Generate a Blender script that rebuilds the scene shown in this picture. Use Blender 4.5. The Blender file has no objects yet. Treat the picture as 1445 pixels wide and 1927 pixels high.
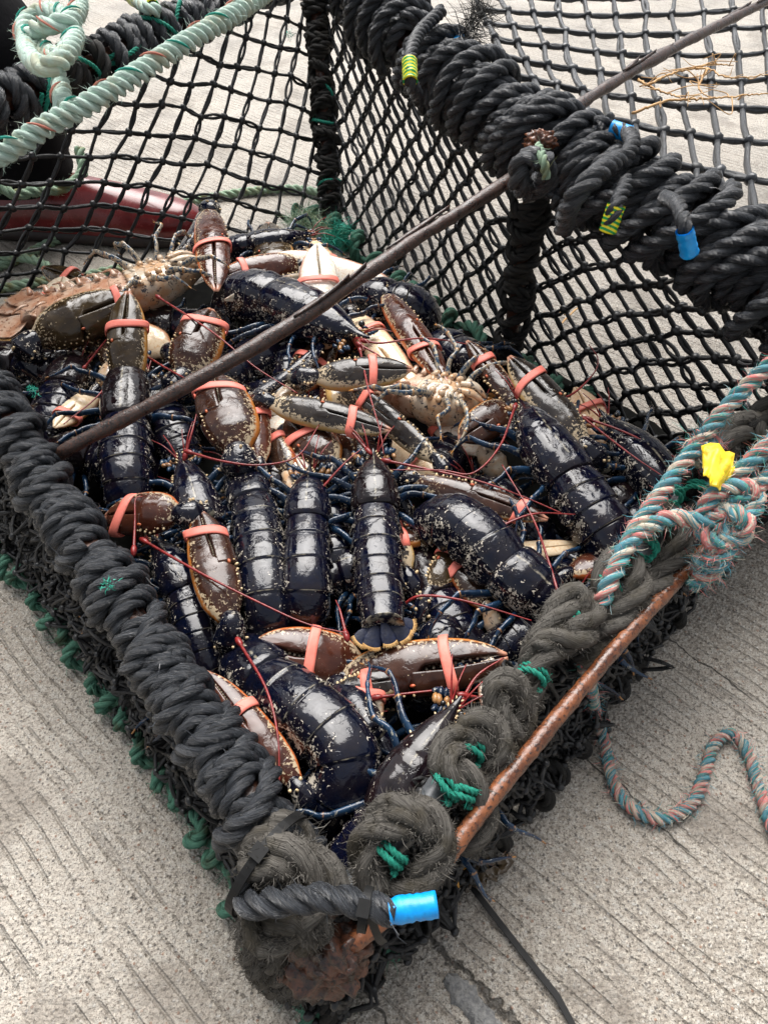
import bpy, math, random
import numpy as np
from mathutils import Vector

# ---------------------------------------------------------------- camera, sky, sun, exposure
S = bpy.context.scene
COL = S.collection
CAM_H, PITCH, FPX, PW, PH = 0.60, math.radians(46.4), 1400.0, 1445.0, 1927.0
cam_d = bpy.data.cameras.new('camera')
cam_d.sensor_fit = 'HORIZONTAL'; cam_d.sensor_width = 36.0
cam_d.lens = 36.0 * FPX / PW
cam_d.clip_start = 0.01; cam_d.clip_end = 500
cam = bpy.data.objects.new('camera', cam_d); COL.objects.link(cam)
cam.location = (0, 0, CAM_H)
cam.rotation_euler = (math.pi / 2 - PITCH, 0, 0)
S.camera = cam

SUN_EL, SUN_AZ = math.radians(58), math.radians(-8)      # azimuth measured from +Y towards +X
world = bpy.data.worlds.new('World'); S.world = world
world.use_nodes = True
wn, wl = world.node_tree.nodes, world.node_tree.links
wn.clear()
sky = wn.new('ShaderNodeTexSky'); sky.sky_type = 'NISHITA'; sky.sun_disc = False
sky.sun_elevation = SUN_EL; sky.sun_rotation = SUN_AZ
sky.dust_density = 4.0; sky.air_density = 1.0
hs = wn.new('ShaderNodeHueSaturation'); hs.inputs['Saturation'].default_value = 0.22
bg = wn.new('ShaderNodeBackground'); bg.inputs['Strength'].default_value = 0.05
wo = wn.new('ShaderNodeOutputWorld')
wl.new(sky.outputs[0], hs.inputs['Color']); wl.new(hs.outputs[0], bg.inputs[0]); wl.new(bg.outputs[0], wo.inputs[0])
sun_d = bpy.data.lights.new('sun', 'SUN'); sun_d.energy = 1.5; sun_d.angle = math.radians(50)
sun_d.color = (1.0, 0.97, 0.94)
sun = bpy.data.objects.new('sun', sun_d); COL.objects.link(sun)
sv = Vector((math.sin(SUN_AZ) * math.cos(SUN_EL), math.cos(SUN_AZ) * math.cos(SUN_EL), math.sin(SUN_EL)))
sun.rotation_euler = sv.to_track_quat('Z', 'Y').to_euler()
sun.location = (0, 2, 5)
S.view_settings.view_transform = 'Standard'; S.view_settings.look = 'None'
S.view_settings.gamma = 1.0; S.view_settings.exposure = 1.92

# ---------------------------------------------------------------- helpers
CP, SP = math.cos(PITCH), math.sin(PITCH)
def P(px, py, h=0.0):
    """the point of the place seen at that photograph pixel, at height h"""
    x = (px - PW / 2) / FPX; y = (PH / 2 - py) / FPX
    d = np.array([x, CP + y * SP, -SP + y * CP])
    return np.array([0, 0, CAM_H]) + d * ((h - CAM_H) / d[2])
def PL(l): return np.array([P(*p) for p in l])
def depth(p): return p[1] * CP - (p[2] - CAM_H) * SP
def px2m(p, n): return n * depth(p) / FPX

def norm(v):
    v = np.asarray(v, float)
    return v / (np.linalg.norm(v, axis=-1, keepdims=True) + 1e-12)

def spline(pts, n, closed=False):
    """Catmull-Rom through pts, n samples evenly spaced in length"""
    pts = np.asarray(pts, float)
    if len(pts) == 2:
        t = np.linspace(0, 1, n)[:, None]; return pts[0] * (1 - t) + pts[1] * t
    e = np.vstack([2 * pts[0] - pts[1], pts, 2 * pts[-1] - pts[-2]])
    out = []
    for i in range(len(pts) - 1):
        t = np.linspace(0, 1, 24, endpoint=False)[:, None]
        a, b, c, d = e[i:i + 4]
        out.append(.5 * (2 * b + (c - a) * t + (2 * a - 5 * b + 4 * c - d) * t ** 2 + (3 * b - a - 3 * c + d) * t ** 3))
    q = np.vstack(out + [pts[-1:]])
    return resample(q, n)
def resample(q, n):
    L = np.r_[0, np.cumsum(np.linalg.norm(np.diff(q, axis=0), axis=1))]
    s = np.linspace(0, L[-1], n)
    return np.stack([np.interp(s, L, q[:, k]) for k in range(3)], 1)
def plen(q): return float(np.linalg.norm(np.diff(q, axis=0), axis=1).sum())

def frames(q, up=(0, 0, 1), transport=True):
    q = np.asarray(q, float)
    T = norm(np.gradient(q, axis=0))
    up = np.asarray(up, float)
    if not transport:
        U = np.broadcast_to(up, T.shape)
        N = norm(U - T * (U * T).sum(1, keepdims=True))
        return T, N, np.cross(T, N)
    N = np.zeros_like(T)
    u = up - T[0] * up.dot(T[0])
    if np.linalg.norm(u) < 1e-3:
        u = np.array([1., 0, 0]); u = u - T[0] * u.dot(T[0])
    N[0] = u / np.linalg.norm(u)
    for i in range(1, len(T)):
        v = N[i - 1] - T[i] * N[i - 1].dot(T[i])
        N[i] = v / (np.linalg.norm(v) + 1e-12)
    return T, N, np.cross(T, N)

class MB:
    """collects quads; build() links them as ONE mesh object"""
    def __init__(s): s.v, s.f, s.a, s.m, s.n = [], [], [], [], 0
    def add(s, v, f, a=None, m=0):
        v = np.asarray(v, float).reshape(-1, 3)
        f = np.asarray(f, np.int64).reshape(-1, 4)
        a = np.zeros((len(v), 4)) if a is None else np.asarray(a, float).reshape(-1, 4)
        s.v.append(v); s.f.append(f + s.n); s.a.append(a); s.m.append(np.full(len(f), m, np.int32)); s.n += len(v)
    def build(s, name, mats, parent=None, smooth=True):
        v = np.vstack(s.v); f = np.vstack(s.f); a = np.vstack(s.a); m = np.concatenate(s.m)
        me = bpy.data.meshes.new(name)
        me.vertices.add(len(v)); me.vertices.foreach_set('co', v.astype(np.float32).ravel())
        me.loops.add(f.size); me.loops.foreach_set('vertex_index', f.astype(np.int32).ravel())
        me.polygons.add(len(f)); me.polygons.foreach_set('loop_start', np.arange(0, f.size, 4, dtype=np.int32))
        me.polygons.foreach_set('material_index', m)
        at = me.attributes.new('pat', 'FLOAT_COLOR', 'POINT'); at.data.foreach_set('color', a.astype(np.float32).ravel())
        for mt in (mats if isinstance(mats, (list, tuple)) else [mats]): me.materials.append(mt)
        me.update(calc_edges=True); me.validate()
        me.polygons.foreach_set('use_smooth', np.full(len(me.polygons), smooth))
        o = bpy.data.objects.new(name, me); COL.objects.link(o)
        if parent is not None:
            o.parent = parent
            o.matrix_parent_inverse.identity()
            if parent.parent is not None: base = parent.parent
            else: base = parent
            if base.type == 'EMPTY' and parent is base:
                o.location = -Vector(base.location)
        return o

def grid_faces(R, M, closed=True):
    i = np.arange(R - 1)[:, None]; j = np.arange(M if closed else M - 1)[None, :]
    j2 = (j + 1) % M
    return np.stack([i * M + j, i * M + j2, (i + 1) * M + j2, (i + 1) * M + j], -1).reshape(-1, 4)

def loft(mb, rings, attr=None, m=0, closed=True, caps=True):
    rings = np.asarray(rings, float); R, M, _ = rings.shape
    if attr is None: attr = np.zeros((R, M, 4))
    if caps and closed:
        c0 = rings[:1].mean(1, keepdims=True); c1 = rings[-1:].mean(1, keepdims=True)
        r0 = c0 + (rings[:1] - c0) * .02; r1 = c1 + (rings[-1:] - c1) * .02
        rings = np.concatenate([r0, rings, r1]); attr = np.concatenate([attr[:1], attr, attr[-1:]]); R += 2
    mb.add(rings, grid_faces(R, M, closed), attr, m)

def tube(mb, q, r, sides=6, m=0, rnd=0.0, up=(0, 0, 1), transport=True, flat=1.0):
    q = np.asarray(q, float); n = len(q)
    r = np.broadcast_to(np.asarray(r, float), (n,))
    T, N, B = frames(q, up, transport)
    th = np.linspace(0, 2 * np.pi, sides, endpoint=False)
    ring = q[:, None] + r[:, None, None] * (np.cos(th)[None, :, None] * N[:, None] * flat + np.sin(th)[None, :, None] * B[:, None])
    L = np.r_[0, np.cumsum(np.linalg.norm(np.diff(q, axis=0), axis=1))]
    a = np.zeros((n, sides, 4)); a[..., 0] = np.abs(th / np.pi - 1)[None]; a[..., 1] = L[:, None]; a[..., 2] = rnd; a[..., 3] = (np.cos(th))[None]
    loft(mb, ring, a, m)

def rope(mb, path, R, pitch=None, mats=(0, 0, 0), step=None, sides=7, up=(0, 0, 1), sgn=1, rnd=None, transport=True, wob=0.06):
    """a laid rope of three strands along path"""
    rnd = random.random() if rnd is None else rnd
    L = plen(path); step = step or R * .34
    n = max(6, int(L / step)); q = resample(np.asarray(path), n)
    T, N, B = frames(q, up, transport)
    pitch = pitch or R * 5.6
    s = np.linspace(0, L, n)
    jr = 1 + wob * np.convolve(np.random.randn(n), np.ones(5) / 3, 'same')
    th = np.linspace(0, 2 * np.pi, sides, endpoint=False)
    for k in range(3):
        ph = sgn * 2 * np.pi * s / pitch + k * 2 * np.pi / 3
        ra = np.cos(ph)[:, None] * N + np.sin(ph)[:, None] * B
        tb = -np.sin(ph)[:, None] * N + np.cos(ph)[:, None] * B
        c = q + ra * (R * .50 * jr)[:, None]
        ring = c[:, None] + R * .53 * (np.cos(th)[None, :, None] * ra[:, None] + 1.0 * np.sin(th)[None, :, None] * tb[:, None])
        a = np.zeros((n, sides, 4)); a[..., 0] = np.abs(th / np.pi - 1)[None]; a[..., 1] = s[:, None]; a[..., 2] = (rnd + k * .31) % 1; a[..., 3] = np.cos(th)[None]
        loft(mb, ring, a, mats[k])

def fuzz(mb, path, R, n, ln=.008, m=0, w=.00025, lay=1.0):
    """loose fibre ends standing off a rope"""
    q = resample(np.asarray(path), 200)
    i = np.random.randint(0, 199, n)
    t = norm(np.diff(q, axis=0))[i]
    d = norm(np.random.randn(n, 3)); d = norm(d - t * (d * t).sum(1, keepdims=True))
    b = q[i] + (q[i + 1] - q[i]) * np.random.rand(n, 1) + d * R * .85
    dr = norm(d * .8 + t * lay * np.random.choice([-1, 1], (n, 1)) * np.random.rand(n, 1) + np.random.randn(n, 3) * .45)
    l = ln * (.35 + np.random.rand(n, 1) * 1.0)
    bend = np.random.randn(n, 3) * .35
    sd = norm(np.cross(dr, np.random.randn(n, 3))) * w
    mid = b + dr * l * .55; tip = mid + norm(dr + bend) * l * .45
    v = np.stack([b - sd, b + sd, mid + sd * .8, mid - sd * .8, tip + sd * .2, tip - sd * .2], 1)
    f = (np.arange(n) * 6)[:, None, None] + np.array([[0, 1, 2, 3], [3, 2, 4, 5]])[None]
    a = np.zeros((n, 6, 4)); a[..., 1] = np.random.rand(n, 1); a[..., 2] = np.random.rand(n, 1)
    mb.add(v, f, a, m)

def blob(mb, c, r, axis=None, n=6, mrings=5, m=0, a=None):
    """small ellipsoid; r = (along axis, across)"""
    axis = np.array([0, 0, 1.]) if axis is None else norm(axis)
    rr = (r, r) if np.isscalar(r) else r
    ref = np.array([1., 0, 0]) if abs(axis[0]) < .8 else np.array([0, 1., 0])
    N = norm(np.cross(axis, ref)); B = np.cross(axis, N)
    t = np.linspace(.12, np.pi - .12, mrings); th = np.linspace(0, 2 * np.pi, n, endpoint=False)
    ring = c + (-np.cos(t) * rr[0])[:, None, None] * axis + (np.sin(t) * rr[1])[:, None, None] * (np.cos(th)[None, :, None] * N + np.sin(th)[None, :, None] * B)
    at = np.zeros((mrings, n, 4))
    if a is not None: at[:] = a
    loft(mb, ring, at, m)

def coil(axis, Rc, pitch, tilt=.4, jit=.12, seed=0, seg=40, bulge=0.0, bper=.1, layer=0.0):
    """path of a rope wound round a bar"""
    rg = np.random.RandomState(seed)
    L = plen(axis); q = resample(axis, 400); T, N, B = frames(q, (0, 0, 1))
    turns = max(1.5, L / pitch); n = int(turns * seg)
    u = np.linspace(0, 1, n); th = 2 * np.pi * turns * u + rg.rand() * 6
    sm = lambda k, a: a * np.interp(np.linspace(0, 1, n), np.linspace(0, 1, k), rg.randn(k))
    k = max(4, int(turns * 1.6))
    r = Rc * (1 + sm(k, jit)) + layer + bulge * np.sin(2 * np.pi * u * L / bper)
    tl = tilt + sm(max(4, int(turns / 3)), .35)
    s = u * L + Rc * tl * np.cos(th + sm(k, .5)) + sm(k, pitch * .25)
    s = np.clip(s, 0, L)
    f = lambda A: np.stack([np.interp(s, np.linspace(0, L, 400), A[:, c]) for c in range(3)], 1)
    c, n_, b_ = f(q), norm(f(N)), norm(f(B))
    return c + r[:, None] * (np.cos(th)[:, None] * n_ + np.sin(th)[:, None] * b_)

def tag(o, label=None, cat=None, group=None, kind=None):
    if label: o['label'] = label
    if cat: o['category'] = cat
    if group: o['group'] = group
    if kind: o['kind'] = kind
    return o
def thing(name, label, cat, loc=(0, 0, 0), group=None):
    o = bpy.data.objects.new(name, None); COL.objects.link(o)
    o.location = [float(x) for x in loc]; o.empty_display_size = .05
    return tag(o, label, cat, group)

random.seed(4); np.random.seed(4)

# ---------------------------------------------------------------- materials
class NT:
    def __init__(s, name):
        s.mat = bpy.data.materials.new(name); s.mat.use_nodes = True
        s.t = s.mat.node_tree; s.t.nodes.clear()
        s.out = s.n('ShaderNodeOutputMaterial'); s.b = s.n('ShaderNodeBsdfPrincipled')
        s.t.links.new(s.b.outputs[0], s.out.inputs[0])
        at = s.n('ShaderNodeAttribute'); at.attribute_name = 'pat'
        sp = s.n('ShaderNodeSeparateColor'); s.t.links.new(at.outputs['Color'], sp.inputs[0])
        s.R, s.G, s.B, s.A = sp.outputs[0], sp.outputs[1], sp.outputs[2], at.outputs['Alpha']
        s.pos = s.n('ShaderNodeNewGeometry').outputs['Position']
    def n(s, t, **k):
        x = s.t.nodes.new(t)
        for a, b in k.items(): setattr(x, a, b)
        return x
    def put(s, sock, v):
        if hasattr(v, 'is_output'): s.t.links.new(v, sock)
        elif isinstance(v, (tuple, list)) and len(v) == 3 and sock.type == 'RGBA': sock.default_value = (*v, 1)
        else: sock.default_value = v
    def math(s, op, a, b=0.0, clamp=False):
        x = s.n('ShaderNodeMath', operation=op, use_clamp=clamp); s.put(x.inputs[0], a); s.put(x.inputs[1], b); return x.outputs[0]
    def ramp(s, v, lo, hi, a=0.0, b=1.0):
        x = s.n('ShaderNodeMapRange', clamp=True, interpolation_type='SMOOTHSTEP')
        for i, q in enumerate((v, lo, hi, a, b)): s.put(x.inputs[i], q)
        return x.outputs[0]
    def mix(s, f, a, b, mode='MIX'):
        x = s.n('ShaderNodeMix', data_type='RGBA', blend_type=mode)
        s.put(x.inputs[0], f); s.put(x.inputs[6], a); s.put(x.inputs[7], b); return x.outputs[2]
    def noise(s, scale, detail=3, vec=None, rough=.5, dist=0.0):
        x = s.n('ShaderNodeTexNoise'); s.put(x.inputs['Vector'], vec or s.pos)
        x.inputs['Scale'].default_value = scale; x.inputs['Detail'].default_value = detail
        x.inputs['Roughness'].default_value = rough; x.inputs['Distortion'].default_value = dist
        return x.outputs[0]
    def voro(s, scale, feature='F1', vec=None, out=0):
        x = s.n('ShaderNodeTexVoronoi', feature=feature); s.put(x.inputs['Vector'], vec or s.pos); x.inputs['Scale'].default_value = scale
        return x.outputs[out]
    def vec(s, x, y, z):
        c = s.n('ShaderNodeCombineXYZ')
        for i, q in enumerate((x, y, z)): s.put(c.inputs[i], q)
        return c.outputs[0]
    def bump(s, h, strength=.5, dist=.001, prev=None):
        x = s.n('ShaderNodeBump'); x.inputs['Strength'].default_value = strength; x.inputs['Distance'].default_value = dist
        s.put(x.inputs['Height'], h)
        if prev is not None: s.put(x.inputs['Normal'], prev)
        return x.outputs[0]
    def done(s, col, rough=.5, nrm=None, spec=.5, **k):
        s.put(s.b.inputs['Base Color'], col); s.put(s.b.inputs['Roughness'], rough)
        s.put(s.b.inputs['Specular IOR Level'], spec)
        if nrm is not None: s.put(s.b.inputs['Normal'], nrm)
        for a, b in k.items(): s.put(s.b.inputs[a.replace('_', ' ')], b)
        return s.mat

def rope_mat(name, c0, c1, rough=.45, spec=.5, dirt=None, fib=1.0, bs=.8):
    t = NT(name)
    fv = t.vec(t.math('MULTIPLY', t.R, 9.0), t.math('MULTIPLY', t.G, 60.0), t.math('MULTIPLY', t.B, 37.0))
    f = t.noise(2.2, 4, fv, .65)
    fv2 = t.vec(t.math('MULTIPLY', t.R, 34.0), t.math('MULTIPLY', t.G, 45.0), t.math('MULTIPLY', t.B, 37.0))
    f2 = t.noise(1.6, 2, fv2, .5)
    c = t.mix(t.ramp(t.math('ADD', t.math('MULTIPLY', f, .5), t.math('MULTIPLY', f2, .5)), .36, .62), c0, c1)
    f = t.math('ADD', t.math('MULTIPLY', f, .4), t.math('MULTIPLY', f2, .8))
    if dirt: c = t.mix(t.ramp(t.noise(55, 4), .48, .68, 0, .8), c, dirt)
    return t.done(c, t.ramp(f, .3, .7, rough + .12, rough - .1), t.bump(f, bs, .0012 * fib), spec)

M = {}
M['black_rope'] = rope_mat('black polypropylene rope', (.005, .0055, .007), (.060, .066, .076), .27, .6, bs=1.0, fib=1.3)  # lighter fibre tone puts the rope's grey sheen into the colour
M['old_rope'] = rope_mat('weathered grey brown rope', (.035, .031, .026), (.13, .12, .105), .75, .3, (.05, .042, .028), 1.4)
M['dark_fuzz'] = rope_mat('matted black rope', (.008, .008, .008), (.035, .033, .03), .7, .3, (.03, .026, .02), 1.4)
M['mint_rope'] = rope_mat('mint green rope', (.36, .52, .44), (.66, .80, .71), .7, .3, (.50, .50, .36))
M['pink_fleck'] = rope_mat('pink tracer yarn', (.55, .16, .12), (.7, .28, .2), .7, .3)
M['teal_fleck'] = rope_mat('teal tracer yarn', (.01, .25, .19), (.03, .4, .3), .7, .3)
M['green_twine'] = rope_mat('emerald green twine', (.01, .2, .13), (.03, .42, .3), .6, .4)
M['base_green'] = rope_mat('sea green base rope', (.035, .125, .085), (.15, .34, .24), .8, .25, (.06, .06, .03), 1.5)
M['pale_green'] = rope_mat('pale green and olive rope', (.18, .3, .2), (.42, .55, .4), .7, .3, (.25, .22, .08))
M['net'] = rope_mat('black net twine', (.007, .007, .007), (.022, .022, .023), .45, .5, fib=.5)
M['grey_net'] = rope_mat('greyer black net twine', (.009, .010, .011), (.042, .046, .052), .45, .5, fib=.5)  # a lighter grey than the wall twine
def stripe_mat():
    t = NT('teal pink and cream rope')
    # yarn colour changes strand by strand and along the lay
    k = t.math('FRACT', t.math('ADD', t.math('MULTIPLY', t.B, 1.0), t.math('MULTIPLY', t.noise(9, 2, t.vec(t.math('MULTIPLY', t.G, 7.0), t.math('ADD', t.math('MULTIPLY', t.R, .5), t.math('MULTIPLY', t.B, 9.0)), 0)), 1.5)))
    c = t.mix(t.ramp(k, .36, .40), (.06, .31, .40), (.68, .60, .47))
    c = t.mix(t.ramp(k, .6, .64), c, (.82, .22, .21))
    c = t.mix(t.ramp(k, .84, .88), c, (.03, .34, .28))
    fv = t.vec(t.math('MULTIPLY', t.R, 9.0), t.math('MULTIPLY', t.G, 60.0), t.math('MULTIPLY', t.B, 37.0))
    f = t.noise(2.2, 4, fv, .65); fv2_ = t.vec(t.math('MULTIPLY', t.R, 14.0), t.math('MULTIPLY', t.G, 90.0), t.math('MULTIPLY', t.B, 37.0))
    c = t.mix(t.ramp(f, .35, .7, .45, 0), c, (.2, .2, .17))
    c = t.mix(t.ramp(t.noise(3.0, 3, fv2_, .6), .56, .66, 0, .45), c, (.66, .66, .58))
    return t.done(c, .7, t.bump(f, .8, .0012), .3)
M['stripe_rope'] = stripe_mat()

def concrete():
    t = NT('wet tamped concrete')
    g = t.n('ShaderNodeMapping'); t.put(g.inputs[0], t.pos); g.inputs['Rotation'].default_value = (0, 0, math.radians(43))
    gv = g.outputs[0]
    st = t.n('ShaderNodeMapping'); t.put(st.inputs[0], gv); st.inputs['Scale'].default_value = (.035, 1, 1)
    warp = t.noise(14, 2)
    groove = t.noise(75, 2, st.outputs[0], .5)
    sx_ = t.n('ShaderNodeSeparateXYZ'); t.put(sx_.inputs[0], gv)
    lane = t.math('FRACT', t.math('ADD', t.math('MULTIPLY', sx_.outputs[1], 78.0), t.math('MULTIPLY', t.noise(5, 3), 2.6)))
    lane = t.math('MULTIPLY', t.ramp(t.math('ABSOLUTE', t.math('SUBTRACT', lane, .5)), .13, .03), t.ramp(t.math('ADD', t.noise(16, 3), t.math('MULTIPLY', t.noise(200, 3, None, .7), .55)), .72, .84))
    gm = t.math('MAXIMUM', t.math('MULTIPLY', lane, .8), t.math('MULTIPLY', t.ramp(groove, .575, .66), t.ramp(t.noise(11, 3), .38, .58)))                       # brushed grooves
    big = t.noise(3.0, 3)
    sand = t.noise(900, 2); mid = t.noise(130, 4, None, .7)
    cellc = t.voro(330, 'F1', None, 1); cell = t.voro(330, 'F1')
    cs = t.n('ShaderNodeSeparateColor'); t.put(cs.inputs[0], cellc)
    base = t.mix(t.ramp(big, .35, .65), (.32, .280, .230), (.47, .422, .36))
    base = t.mix(t.ramp(mid, .42, .68), base, (.43, .40, .35))
    base = t.mix(t.ramp(mid, .5, .25, 0, .6), base, (.105, .090, .074))
    dark = t.math('MULTIPLY', t.ramp(cs.outputs[0], .80, .86), t.ramp(cell, .42, .28))
    c = t.mix(t.math('MULTIPLY', dark, .85), base, (.085, .078, .072))
    lite = t.math('MULTIPLY', t.ramp(cs.outputs[1], .86, .9), t.ramp(cell, .42, .28))
    c = t.mix(t.math('MULTIPLY', lite, .8), c, (.52, .5, .46))
    warm = t.math('MULTIPLY', t.ramp(cs.outputs[2], .968, .98), t.ramp(cell, .4, .28))
    c = t.mix(t.math('MULTIPLY', warm, .7), c, (.26, .13, .075))
    c = t.mix(t.ramp(sand, .54, .68, 0, .7), c, (.075, .066, .056))
    c = t.mix(t.math('MULTIPLY', gm, .36), c, (.10, .085, .07))
    stain = t.noise(7, 4, None, .6)
    c = t.mix(t.ramp(t.noise(400, 3, None, .75), .53, .62, 0, .85), c, (.10, .083, .064))
    c = t.mix(t.ramp(t.noise(390, 3, None, .7), .56, .66, 0, .7), c, (.66, .60, .50))
    c = t.mix(t.ramp(stain, .52, .64, 0, .6), c, (.17, .145, .118))
    crk = None
    for p0, p1, wd in ((P(745, 1700), P(1000, 1960), .0022), (P(640, 1790), P(740, 1950), .0010), (P(1060, 1380), P(1310, 1620), .0009), (P(1190, 1150), P(1430, 1330), .0008)):
        dv = (p1 - p0); ln = math.hypot(dv[0], dv[1]); dx, dy = dv[0] / ln, dv[1] / ln
        sx = t.n('ShaderNodeSeparateXYZ'); t.put(sx.inputs[0], t.pos)
        rx, ry = t.math('SUBTRACT', sx.outputs[0], p0[0]), t.math('SUBTRACT', sx.outputs[1], p0[1])
        al = t.math('ADD', t.math('MULTIPLY', rx, dx), t.math('MULTIPLY', ry, dy)); ac = t.math('SUBTRACT', t.math('MULTIPLY', rx, dy), t.math('MULTIPLY', ry, dx))
        ac = t.math('ABSOLUTE', t.math('ADD', ac, t.math('MULTIPLY', t.math('SUBTRACT', t.noise(38, 4), .5), .024)))
        m_ = t.math('MULTIPLY', t.ramp(t.math('ADD', ac, t.math('MULTIPLY', t.math('SUBTRACT', t.noise(160, 2), .45), wd * 2.5)), wd * 1.5, wd * .5), t.math('MULTIPLY', t.ramp(al, 0, ln * .1), t.ramp(al, ln, ln * .9)))
        crk = m_ if crk is None else t.math('MAXIMUM', crk, m_)
    c = t.mix(t.math('MULTIPLY', crk, .85), c, (.035, .03, .024))
    gm = t.math('ADD', gm, t.math('MULTIPLY', crk, 1.2))
    hgt = t.math('ADD', t.math('MULTIPLY', mid, .9), t.math('MULTIPLY', t.math('SUBTRACT', .5, cell), .5))
    hgt = t.math('SUBTRACT', hgt, t.math('MULTIPLY', gm, .8))
    wet = t.ramp(t.noise(6, 4), .4, .62)
    return t.done(c, t.math('ADD', t.math('MULTIPLY', wet, .3), .34), t.bump(t.math('ADD', hgt, t.math('MULTIPLY', sand, .22)), .8, .004), .5)
M['concrete'] = concrete()

def simple(name, c0, c1, scale=60, rough=.4, spec=.5, bs=.3, bd=.001, metal=0.0, r2=None):
    t = NT(name); f = t.noise(scale, 5, None, .65)
    return t.done(t.mix(t.ramp(f, .35, .65), c0, c1), t.ramp(f, .35, .65, rough, r2 if r2 is not None else rough + .1), t.bump(f, bs, bd), spec, Metallic=metal)
def rust(name, c0, c1, c2, s=90):
    t = NT(name); f = t.noise(s, 5, None, .7); g = t.noise(s * 6, 3)
    c = t.mix(t.ramp(f, .38, .62), c0, c1); c = t.mix(t.ramp(g, .52, .66), c, c2)
    return t.done(c, t.ramp(f, .3, .7, .22, .5), t.bump(t.math('ADD', f, t.math('MULTIPLY', g, .5)), .6, .0016), .6)
M['rod'] = rust('wet brown rusted rod', (.018, .012, .010), (.055, .032, .024), (.10, .036, .02), 120)
M['rust'] = rust('wet orange rust', (.085, .028, .012), (.22, .072, .024), (.035, .014, .009), 60)
M['rust_dark'] = rust('dark flaking rust', (.022, .011, .008), (.10, .036, .018), (.012, .007, .005), 75)
M['plastic'] = simple('black nylon tie', (.005, .005, .005), (.009, .009, .009), 80, .5, .25, .1)
M['pipe'] = simple('grey plastic hose', (.06, .066, .072), (.11, .118, .125), 90, .35, .5, .2)
M['blue_tape'] = simple('bright blue tape', (.0, .25, .66), (.0, .33, .8), 160, .3, .5, .3, .0008)
M['yellow_tape'] = simple('yellow tape', (.75, .5, .015), (.9, .66, .03), 100, .4, .5, .3)
M['mat'] = simple('near black gap floor', (.004, .004, .004), (.008, .008, .007), 50, .9, .05, .5)  # dark of the gaps between lobsters put into the floor colour
M['leather'] = simple('wet dark red leather', (.11, .010, .011), (.19, .020, .020), 25, .16, .5, .12, .002, r2=.3)
M['sole'] = simple('dark rubber sole', (.018, .012, .011), (.035, .022, .02), 50, .6)
M['cloth'] = simple('black waterproof cloth', (.003, .003, .004), (.006, .006, .007), 30, .85, .12, .5, .004)
M['skin'] = simple('skin', (.5, .3, .22), (.6, .38, .29), 40, .5)
M['hair'] = simple('dark hair', (.015, .01, .007), (.03, .02, .014), 200, .5)
M['root'] = simple('tan rootlet', (.4, .22, .08), (.58, .36, .16), 80, .6)
M['weed'] = simple('brown seaweed', (.05, .032, .015), (.12, .085, .05), 80, .25, .5, .6)
M['yolk'] = simple('orange leaf scrap', (.5, .22, .03), (.65, .33, .05), 80, .5)
def stripe_tape():
    t = NT('green and yellow striped tape')
    k = t.math('FRACT', t.math('MULTIPLY', t.G, 260.0))
    return t.done(t.mix(t.ramp(k, .45, .55), (.0, .30, .06), (.85, .75, .02)), .35, None, .5)
M['stripe_tape'] = stripe_tape()

# ---- lobster surfaces.  pat = (across 0 top..1 underneath, along, seed, edge mark)
def shell(name, base, base2, spk=1.0, cream=(.58, .52, .43)):
    t = NT(name)
    off = t.math('MULTIPLY', t.B, 7.0)
    v = t.n('ShaderNodeVectorMath', operation='ADD'); t.put(v.inputs[0], t.pos); t.put(v.inputs[1], t.vec(off, off, off)); pv = v.outputs[0]
    n1 = t.noise(300, 1.5, pv, .5, .9); n2 = t.noise(80, 2, pv)
    n3 = t.noise(520, 3, pv, .6, .8)
    w = t.math('ADD', t.ramp(t.R, .05, .42, -.15 + .05 * spk, -.01 + .055 * spk), t.math('MULTIPLY', t.math('SUBTRACT', n2, .5), .40))
    sp = t.ramp(t.math('ADD', n1, w), .665, .69)
    sp = t.math('MAXIMUM', sp, t.ramp(t.math('ADD', n3, w), .69, .715))
    c = t.mix(t.ramp(n2, .35, .65), base, base2)
    c = t.mix(t.math('MULTIPLY', sp, .92), c, cream)
    c = t.mix(t.math('MULTIPLY', t.ramp(t.A, .6, .95), t.ramp(t.noise(160, 2, pv), .42, .62, .0, .8)), c, (.30, .27, .20))
    pit = t.noise(1100, 2, pv); wav = t.noise(48, 2.5, pv, .5, .5)
    b1 = t.bump(wav, .30, .0045); b2 = t.bump(pit, .10, .0004, b1)
    film = t.ramp(t.math('ADD', t.noise(85, 3, pv, .6, .8), t.math('MULTIPLY', n1, .12)), .60, .66)
    c = t.mix(t.math('MULTIPLY', t.ramp(t.noise(150, 3, pv), .5, .7), .5), c, (.008, .007, .012))
    b2 = t.bump(t.math('MULTIPLY', film, t.noise(600, 2, pv)), .25, .0008, b2)
    return t.done(c, t.math('ADD', t.ramp(n2, .3, .8, .03, .09), t.math('MULTIPLY', film, .09)), b2, .45)
M['shell'] = shell('blue black speckled shell', (.0018, .0030, .0120), (.0065, .0045, .0085))
M['shell_brown'] = shell('brown black shell', (.005, .003, .004), (.011, .006, .007), .7)
M['shell_speck'] = shell('heavily speckled shell', (.0018, .0032, .011), (.006, .005, .009), 1.6)
def belly(name, a, b, cc):
    t = NT(name); n1 = t.noise(170, 4, None, .6, .6); n2 = t.noise(60, 3)
    c = t.mix(t.ramp(n2, .35, .65), a, b); c = t.mix(t.ramp(n1, .56, .64), c, cc)
    return t.done(c, .16, t.bump(n2, .4, .004), .5)
M['belly'] = belly('cream and orange underside', (.56, .47, .36), (.50, .30, .16), (.05, .045, .05))
M['belly_tail'] = belly('translucent orange tail underside', (.44, .22, .13), (.58, .42, .31), (.20, .09, .05))
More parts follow.
